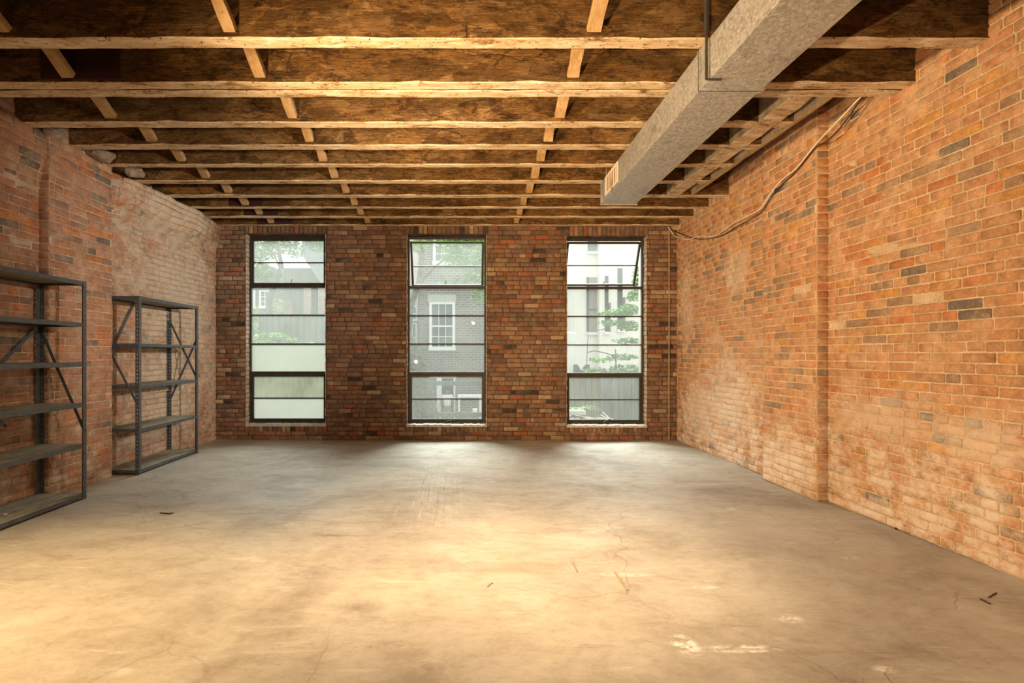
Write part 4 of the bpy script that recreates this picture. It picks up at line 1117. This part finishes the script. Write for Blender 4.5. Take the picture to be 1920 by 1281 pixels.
def leafcloud(name, centers, n, size, seed, mats, parent=None):
    """many small folded leaves scattered in ellipsoids centers=[(c, r)]"""
    R = random.Random(seed); m = MB()
    tot = sum(r[0] * r[1] * r[2] for c, r in centers) or 1
    for (c, r) in centers:
        k = max(6, int(n * (r[0] * r[1] * r[2]) / tot))
        for _ in range(k):
            while True:
                p = Vector((R.uniform(-1, 1), R.uniform(-1, 1), R.uniform(-1, 1)))
                if 0.15 < p.length < 1: break
            p = Vector((c[0] + p.x * r[0], c[1] + p.y * r[1], c[2] + p.z * r[2]))
            q = Matrix.Rotation(R.uniform(0, 6.28), 3, 'Z') @ Matrix.Rotation(R.uniform(-0.9, 0.9), 3, 'X')
            L = size * R.uniform(0.7, 1.3); wv = L * 0.42
            pts = [(-L / 2, 0, 0), (0, -wv, L * 0.12), (L / 2, 0, -L * 0.08), (0, wv, L * 0.12)]
            pts = [p + q @ Vector(a) for a in pts]
            m.add(pts, [(0, 1, 2), (0, 2, 3)], 0 if R.random() < 0.6 else 1)
    return m.build(name, mats, parent)
def tree(name, trunk, radii, branches, clouds, n, size, seed, label, mats, group=None):
    root = empty(name, trunk[0], label=label, cat='tree', group=group)
    o0 = Vector(trunk[0])
    m = MB(); m.tube([Vector(p) - o0 for p in trunk], radii, 10); m.build('trunk', E_BARK, root, smooth=True)
    for b, r in branches:
        m = MB(); m.tube([Vector(p) - o0 for p in b], r, 6); m.build('branch', E_BARK, root, smooth=True)
    if clouds:
        leafcloud('foliage', [(Vector(c) - o0, r) for c, r in clouds], n, size, seed, mats, root)
    return root
D = 11.5
tree('yard_tree', [px(812, 850, D), px(795, 755, D), px(780, 690, D), px(757, 632, D), px(742, 590, D + .2)], [0.33, 0.27, 0.25, 0.21, 0.14],
     [([px(760, 640, D), px(770, 575, D + .3), px(785, 530, D + .6), px(792, 478, D + .9), px(790, 430, D + 1)], [0.14, 0.08, 0.07, 0.06, 0.04]),
      ([px(785, 535, D + .6), px(815, 500, D + 1), px(850, 475, D + 1.6)], [0.04, 0.03, 0.02])],
     [(px(872, 480, 14), (0.75, 0.9, 0.45)), (px(900, 520, 14), (0.5, 0.7, 0.45)), (px(850, 445, 14), (0.8, 0.8, 0.3)), (px(885, 440, 14), (0.7, 0.8, 0.35)), (px(787, 455, 12.5), (0.28, 0.5, 0.28)), (px(845, 530, 14), (0.35, 0.4, 0.14)), (px(900, 560, 14), (0.3, 0.4, 0.2))],
     4200, 0.10, 3, 'large leaning tree with flaking bark seen low in the middle window', [E_LEAF, E_LEAF2])
# deck rail in front of the doorway
def yard_fence(name, x0, x1, y, z0, z1, mat, label, rail=True, pick=False, t=0.03):
    root = empty(name, ((x0 + x1) / 2, y, z0), label=label, cat='fence')
    m = MB(); n = max(1, int((x1 - x0) / 0.145)); w = (x1 - x0) / n
    for k in range(n):
        a = x0 + k * w - (x0 + x1) / 2 + 0.004; b = a + w - 0.008; h = z1 - z0
        if pick:
            vs = [(a, 0, 0), (b, 0, 0), (b, 0, h - 0.12), ((a + b) / 2, 0, h), (a, 0, h - 0.12)]
            vs += [(p[0], t, p[2]) for p in vs]
            m.add(vs, [(0,1,2,3,4),(9,8,7,6,5)] + [(i, i + 5, (i + 1) % 5 + 5, (i + 1) % 5) for i in range(5)])
        else: m.box((a, 0, 0), (b, t, h))
    m.build('fence_panel', mat, root)
    if rail:
        for zz in (0.3, 0.75):
            r = MB(); r.box((-(x1 - x0) / 2, -0.05, (z1 - z0) * zz), ((x1 - x0) / 2, -0.002, (z1 - z0) * zz + 0.09)); r.build('fence_rail', mat, root)
    for sx in (-1, 1):
        r = MB(); r.box((sx * (x1 - x0) / 2 - 0.05, -0.055, 0), (sx * (x1 - x0) / 2 + 0.05, 0.05, z1 - z0 + 0.03)); r.build('fence_post', mat, root)
    return root
DR = 15.0
root = empty('deck_rail', (0, 0, 0), label='grey timber deck railing below the person in the doorway', cat='railing')
m = MB(); m.box((hx(802, DR), DR, hz(782, DR)), (hx(905, DR), DR + 0.12, hz(774, DR))); m.build('top_rail', E_FENCE2, root)
m = MB(); m.box((hx(802, DR), DR, GZ), (hx(905, DR), DR + 0.06, hz(785, DR))); m.build('boarding', E_FENCE2, root)
for xx in (801, 860, 906):
    m = MB(); m.box((hx(xx, DR) - 0.06, DR - 0.04, GZ), (hx(xx, DR) + 0.06, DR + 0.10, hz(772, DR))); m.build('post', E_FENCE2, root)
m = MB(); m.box((hx(802, 14), 14, hz(723, 14)), (hx(906, 14), 14.12, hz(715, 14)))
for xx in (801, 907): m.box((hx(xx, 14) - 0.06, 13.98, GZ), (hx(xx, 14) + 0.06, 14.14, hz(712, 14)))
tag(m.build('pergola_beam', E_FENCE2), 'mossy horizontal pergola beam crossing in front of the far doorway', 'beam')
m = MB(); m.box((hx(886, 15), 15.0, hz(774, 15) + 0.004), (hx(895, 15), 15.12, hz(767, 15)))
tag(m.build('white_box', E_WHITE, bevel=0.01), 'small white box standing on the deck railing', 'box')
m = MB(); X0, X1 = hx(858, 17), hx(903, 17); z = hz(741, 17)
m.box((X0, 16.6, z - 0.05), (X1, 17.4, z))
for sx in (X0 + .05, X1 - .05):
    for yy in (16.65, 17.35): m.box((sx - 0.03, yy - 0.03, GZ), (sx + 0.03, yy + 0.03, z - 0.05))
tag(m.build('garden_table', E_WHITE), 'white garden table beside the far doorway', 'table')

# --- cream stucco house, grey block wall, fences and plants through the third window
D3 = 15.0
root = empty('stucco_house', (0, 0, 0), label='cream stucco house with tall narrow windows beyond the third window', cat='building')
x_ = lambda p: hx(p, D3); z_ = lambda p: hz(p, D3)
facade(root, x_(1077.5), x_(1119.5), D3, D3 + 4.2, GZ, 5.6, E_CREAM)
facade(root, x_(1119.5), x_(1330), D3 - 0.25, D3 + 4.2, GZ, 5.6, E_CREAM, 'front_bay')
def slot(xa, xb, ya, yb, y, mat, nm='window'):
    m = MB(); m.box((xa, y - 0.02, yb), (xb, y - 0.003, ya)); o = m.build(nm, mat, root)
    m = MB(); m.box((xa - 0.03, y - 0.10, yb - 0.10), (xb + 0.03, y - 0.003, yb - 0.02)); m.build('ledge', E_CREAM, root)
    return o
slot(x_(1101), x_(1118.5), z_(520), z_(622), D3, E_MAUVE)
m = MB(); m.box((x_(1100), D3 - 0.05, z_(622)), (x_(1103.5), D3 - 0.003, z_(520))); m.box((x_(1103.5), D3 - 0.05, z_(582)), (x_(1118.5), D3 - 0.003, z_(579.5))); m.build('window_jamb', E_DARK, root)
slot(x_(1102), x_(1118.5), z_(452), z_(471), D3, E_PANE)
slot(x_(1129.5), x_(1136), z_(520), z_(622), D3 - 0.25, E_DARK)
slot(x_(1153), x_(1162), z_(506), z_(618), D3 - 0.25, E_DARK)
m = MB(); m.box((x_(1163), D3 - 0.33, z_(616)), (x_(1166), D3 - 0.25, z_(560))); m.box((x_(1136.5), D3 - 0.33, z_(624)), (x_(1139), D3 - 0.25, z_(570))); m.build('shutter', E_FENCE2, root)
root = empty('block_house', (0, 0, 0), label='dark grey brick house edge left of the cream house', cat='building')
facade(root, hx(1020, 19.5), hx(1062 + 15.2, 19.5) - 0.02, 19.5, 24, GZ, 6.2, E_GREY)
m = MB(); c = px(1069, 650, 13); c.z = 0
m.tube([(c.x, 13, GZ), (c.x, 13, hz(646, 13)), (c.x, 13, hz(625, 13)), (c.x, 13, hz(622.5, 13))], [0.10, 0.10, 0.16, 0.10], 20)
tag(m.build('vent_stack', E_WHITE, smooth=False), 'pale rounded stack cap beside the grey brick house edge', 'pipe')
yard_fence('board_fence', hx(1052, 12.2), hx(1131, 12.2), 12.2, GZ, hz(699, 12.2), E_FENCE, 'olive weathered board fence with a mid rail low in the third window', True)
yard_fence('picket_fence', hx(1079, 12.6), hx(1101, 12.6), 12.6, GZ, hz(686, 12.6), E_FENCE2, 'dark pointed pickets poking above the olive fence', False, True)
yard_fence('board_fence', hx(1132, 10.6), hx(1205, 10.6), 10.6, GZ, hz(696, 10.6), E_FENCE2, 'mossy grey-green board fence filling the low right of the third window', False)
m = MB(); m.tube([px(1203, 850, 9.4), px(1203, 400, 9.4)], 0.055, 12)
tag(m.build('drain_pipe', E_CREAM, smooth=True), 'pale vertical drain pipe outside the third window', 'pipe')
tree('shrub', [px(1156, 720, 12), px(1155, 690, 12), px(1154, 655, 12)], [0.02, 0.018, 0.012],
     [([px(1100, 690, 12), px(1101, 660, 12), px(1103, 622, 12), px(1130, 618, 12.1), px(1150, 610, 12.2)], 0.010), ([px(1102, 661, 12), px(1115, 658, 12), px(1135, 662, 12), px(1152, 668, 12)], 0.014)],
     [(px(1150, 588, 12), (0.42, 0.4, 0.09)), (px(1178, 582, 12), (0.30, 0.4, 0.14)), (px(1180, 612, 12), (0.28, 0.4, 0.13)), (px(1150, 606, 12), (0.42, 0.3, 0.07)), (px(1175, 640, 12), (0.38, 0.3, 0.08)),
      (px(1125, 676, 12), (0.32, 0.3, 0.06)), (px(1165, 670, 12), (0.40, 0.3, 0.08)), (px(1170, 692, 12), (0.42, 0.35, 0.10)), (px(1115, 694, 12), (0.30, 0.3, 0.06)), (px(1190, 555, 12), (0.18, 0.3, 0.14)), (px(1196, 520, 12), (0.12, 0.3, 0.30))],
     2100, 0.085, 5, 'straggly shrub with thin branches and green leaves in front of the cream house', [E_LEAF2, E_LEAF])
# low terrace with rubble, fern in a tray, dry sticks
m = MB(); R = random.Random(9); vs = []; nx_, ny_ = 24, 10
for j in range(ny_ + 1):
    for i in range(nx_ + 1):
        x = 1.45 + 1.35 * i / nx_; y = 8.0 + 1.8 * j / ny_
        vs.append((x, y, 0.02 + 0.10 * j / ny_ + R.uniform(-0.015, 0.03) - 0.10 * sstep(2.0, 2.6, x)))
m.add(vs, [(j * (nx_ + 1) + i, j * (nx_ + 1) + i + 1, (j + 1) * (nx_ + 1) + i + 1, (j + 1) * (nx_ + 1) + i) for j in range(ny_) for i in range(nx_)])
m.box((1.45, 8.0, GZ), (2.8, 9.8, -0.14))
tag(m.build('rubble_terrace', E_GROUND), 'low terrace heaped with leaf litter right outside the third window', 'terrace')
root = empty('potted_fern', px(1080, 772, 9.4), label='green fern in a pale tray on the terrace outside the third window', cat='plant')
m = MB(); m.box((-0.17, -0.08, -0.06), (0.17, 0.10, 0.03)); m.build('tray', E_WHITE, root, bevel=0.01)
R = random.Random(4)
for k in range(9):
    a = R.uniform(-0.3, 3.4) ; L = R.uniform(0.25, 0.48); m = MB()
    P = [Vector((math.cos(a) * L * t * 1.2, math.sin(a) * L * t * 0.5, 0.03 + L * (0.55 * t - 0.55 * t * t) * 1.2)) for t in [i / 7 for i in range(8)]]
    m.tube(P, 0.003, 4)
    for i in range(1, 8):
        for s in (-1, 1):
            d = (P[i] - P[i-1]).normalized(); n_ = d.cross(Vector((0, 0, 1))).normalized() * s
            l = 0.085 * (1 - i / 9); b = P[i]
            m.add([b, b + n_ * l * 0.5 + d * 0.018, b + n_ * l + d * 0.012 - Vector((0, 0, 0.012)), b + n_ * l * 0.5 - d * 0.012], [(0, 1, 2, 3)])
    m.build('frond', E_LEAF, root)
for k, (a, b) in enumerate([((1126, 778), (1152, 791)), ((1130, 773), (1149, 790)), ((1118, 783), (1150, 786))]):
    m = MB(); m.tube([px(*a, 9.0), px(*b, 8.6)], 0.006, 6)
    tag(m.build('dry_stick', E_CREAM), ['topmost', 'steepest', 'lowest'][k] + ' of the pale dry sticks leaning on the terrace outside the third window', 'stick')

# --- through the first window: grey houses, a bright gap, fence and lit leaves
root = empty('grey_house', (0, 0, 0), label='grey house with white-framed windows at the left side of the first window', cat='building')
D1 = 18.0
facade(root, hx(380, D1), hx(510.5, D1), D1, D1 + 5, GZ, hz(500, D1), E_BRICK)
sashwin(root, hx(488, D1), hx(508, D1), hz(578, D1), hz(545, D1), D1, 2, 3, 0.06)
sashwin(root, hx(463, D1), hx(480, D1), hz(578, D1), hz(545, D1), D1, 2, 3, 0.06)
root = empty('gabled_house', (0, 0, 0), label='grey gabled house with a pale sloping roof in the first window', cat='building')
facade(root, hx(531, 16), hx(620, 16), 16, 21, GZ, hz(503, 16), E_FENCE2)
m = MB(); a, b = px(575, 468, 15.9), px(612, 545, 15.9)
vs = []
for p in (px(531, 503, 15.9), px(560, 470, 15.9), px(575, 470, 15.9), px(625, 560, 15.9), px(625, 440, 15.9), px(600, 440, 15.9)): pass
m.add([px(566, 478, 15.9), px(612, 548, 15.9), px(625, 548, 15.9), px(625, 430, 15.9), px(566, 430, 15.9)] + [p + Vector((0, 3, 0)) for p in (px(566, 478, 15.9), px(612, 548, 15.9), px(625, 548, 15.9), px(625, 430, 15.9), px(566, 430, 15.9))],
      [(0,1,2,3,4), (9,8,7,6,5)] + [(i, i + 5, (i + 1) % 5 + 5, (i + 1) % 5) for i in range(5)])
m.build('gable_roof', E_ROOF, root)
m = MB(); m.box((hx(569, 15.8), 15.8, GZ), (hx(583, 15.8), 16, hz(538, 15.8))); m.box((hx(596, 15.8), 15.8, GZ), (hx(612, 15.8), 16, hz(538, 15.8))); m.build('chimney_breast', E_BRICK2, root)
m = MB(); m.box((hx(584, 15.9), 15.85, GZ), (hx(595, 15.9), 15.99, hz(541, 15.9))); m.build('shutter', E_DARK, root)
yard_fence('board_fence', hx(440, 11.5), hx(640, 11.5), 11.5, GZ, hz(592, 11.5), E_FENCE2, 'tall grey board fence across the lower part of the first window', False)
m = MB(); m.box((hx(513, 14.6), 14.6, GZ), (hx(529, 14.6), 15.4, hz(560, 14.6))); tag(m.build('garden_pier', E_BRICK2), 'tall pink brick pier in the bright gap behind the grey fence', 'pier')
tree('garden_tree', [px(492, 882, 13), px(494, 760, 13), px(505, 560, 13), px(528, 500, 13), px(520, 450, 13)], [0.11, 0.10, 0.08, 0.06, 0.03],
     [([px(528, 520, 13), px(522, 495, 13), px(510, 470, 13)], 0.02)],
     [(px(490, 465, 14), (0.55, 0.6, 0.35)), (px(480, 500, 14), (0.35, 0.5, 0.35)), (px(530, 450, 14), (0.5, 0.5, 0.25)), (px(495, 515, 14), (0.40, 0.5, 0.18)), (px(550, 470, 14), (0.35, 0.4, 0.2)), (px(600, 455, 14), (0.4, 0.4, 0.3)), (px(523, 585, 12.8), (0.12, 0.3, 0.4))],
     3000, 0.09, 7, 'thin garden tree with loose leaves high in the first window', [E_LEAF2, E_LEAF])
root = empty('climbing_plant', px(515, 650, 11.1), label='bright yellow-green leaves spilling over in front of the grey fence', cat='plant')
o0 = px(515, 650, 11.1)
m = MB(); m.tube([Vector((0, 0, GZ - o0.z)), Vector((0.02, 0, -0.4)), Vector((0, 0, 0.1))], [0.03, 0.02, 0.01], 6); m.build('stem', E_BARK, root)
leafcloud('foliage', [(px(510, 632, 11.05) - o0, (0.42, 0.3, 0.09)), (px(500, 642, 11.05) - o0, (0.35, 0.3, 0.12)), (px(535, 637, 11.05) - o0, (0.35, 0.2, 0.04)), (px(478, 600, 11.05) - o0, (0.06, 0.1, 0.35)), (px(560, 645, 11.05) - o0, (0.5, 0.2, 0.03))], 900, 0.09, 12, [E_LEAF, E_LEAF], root)
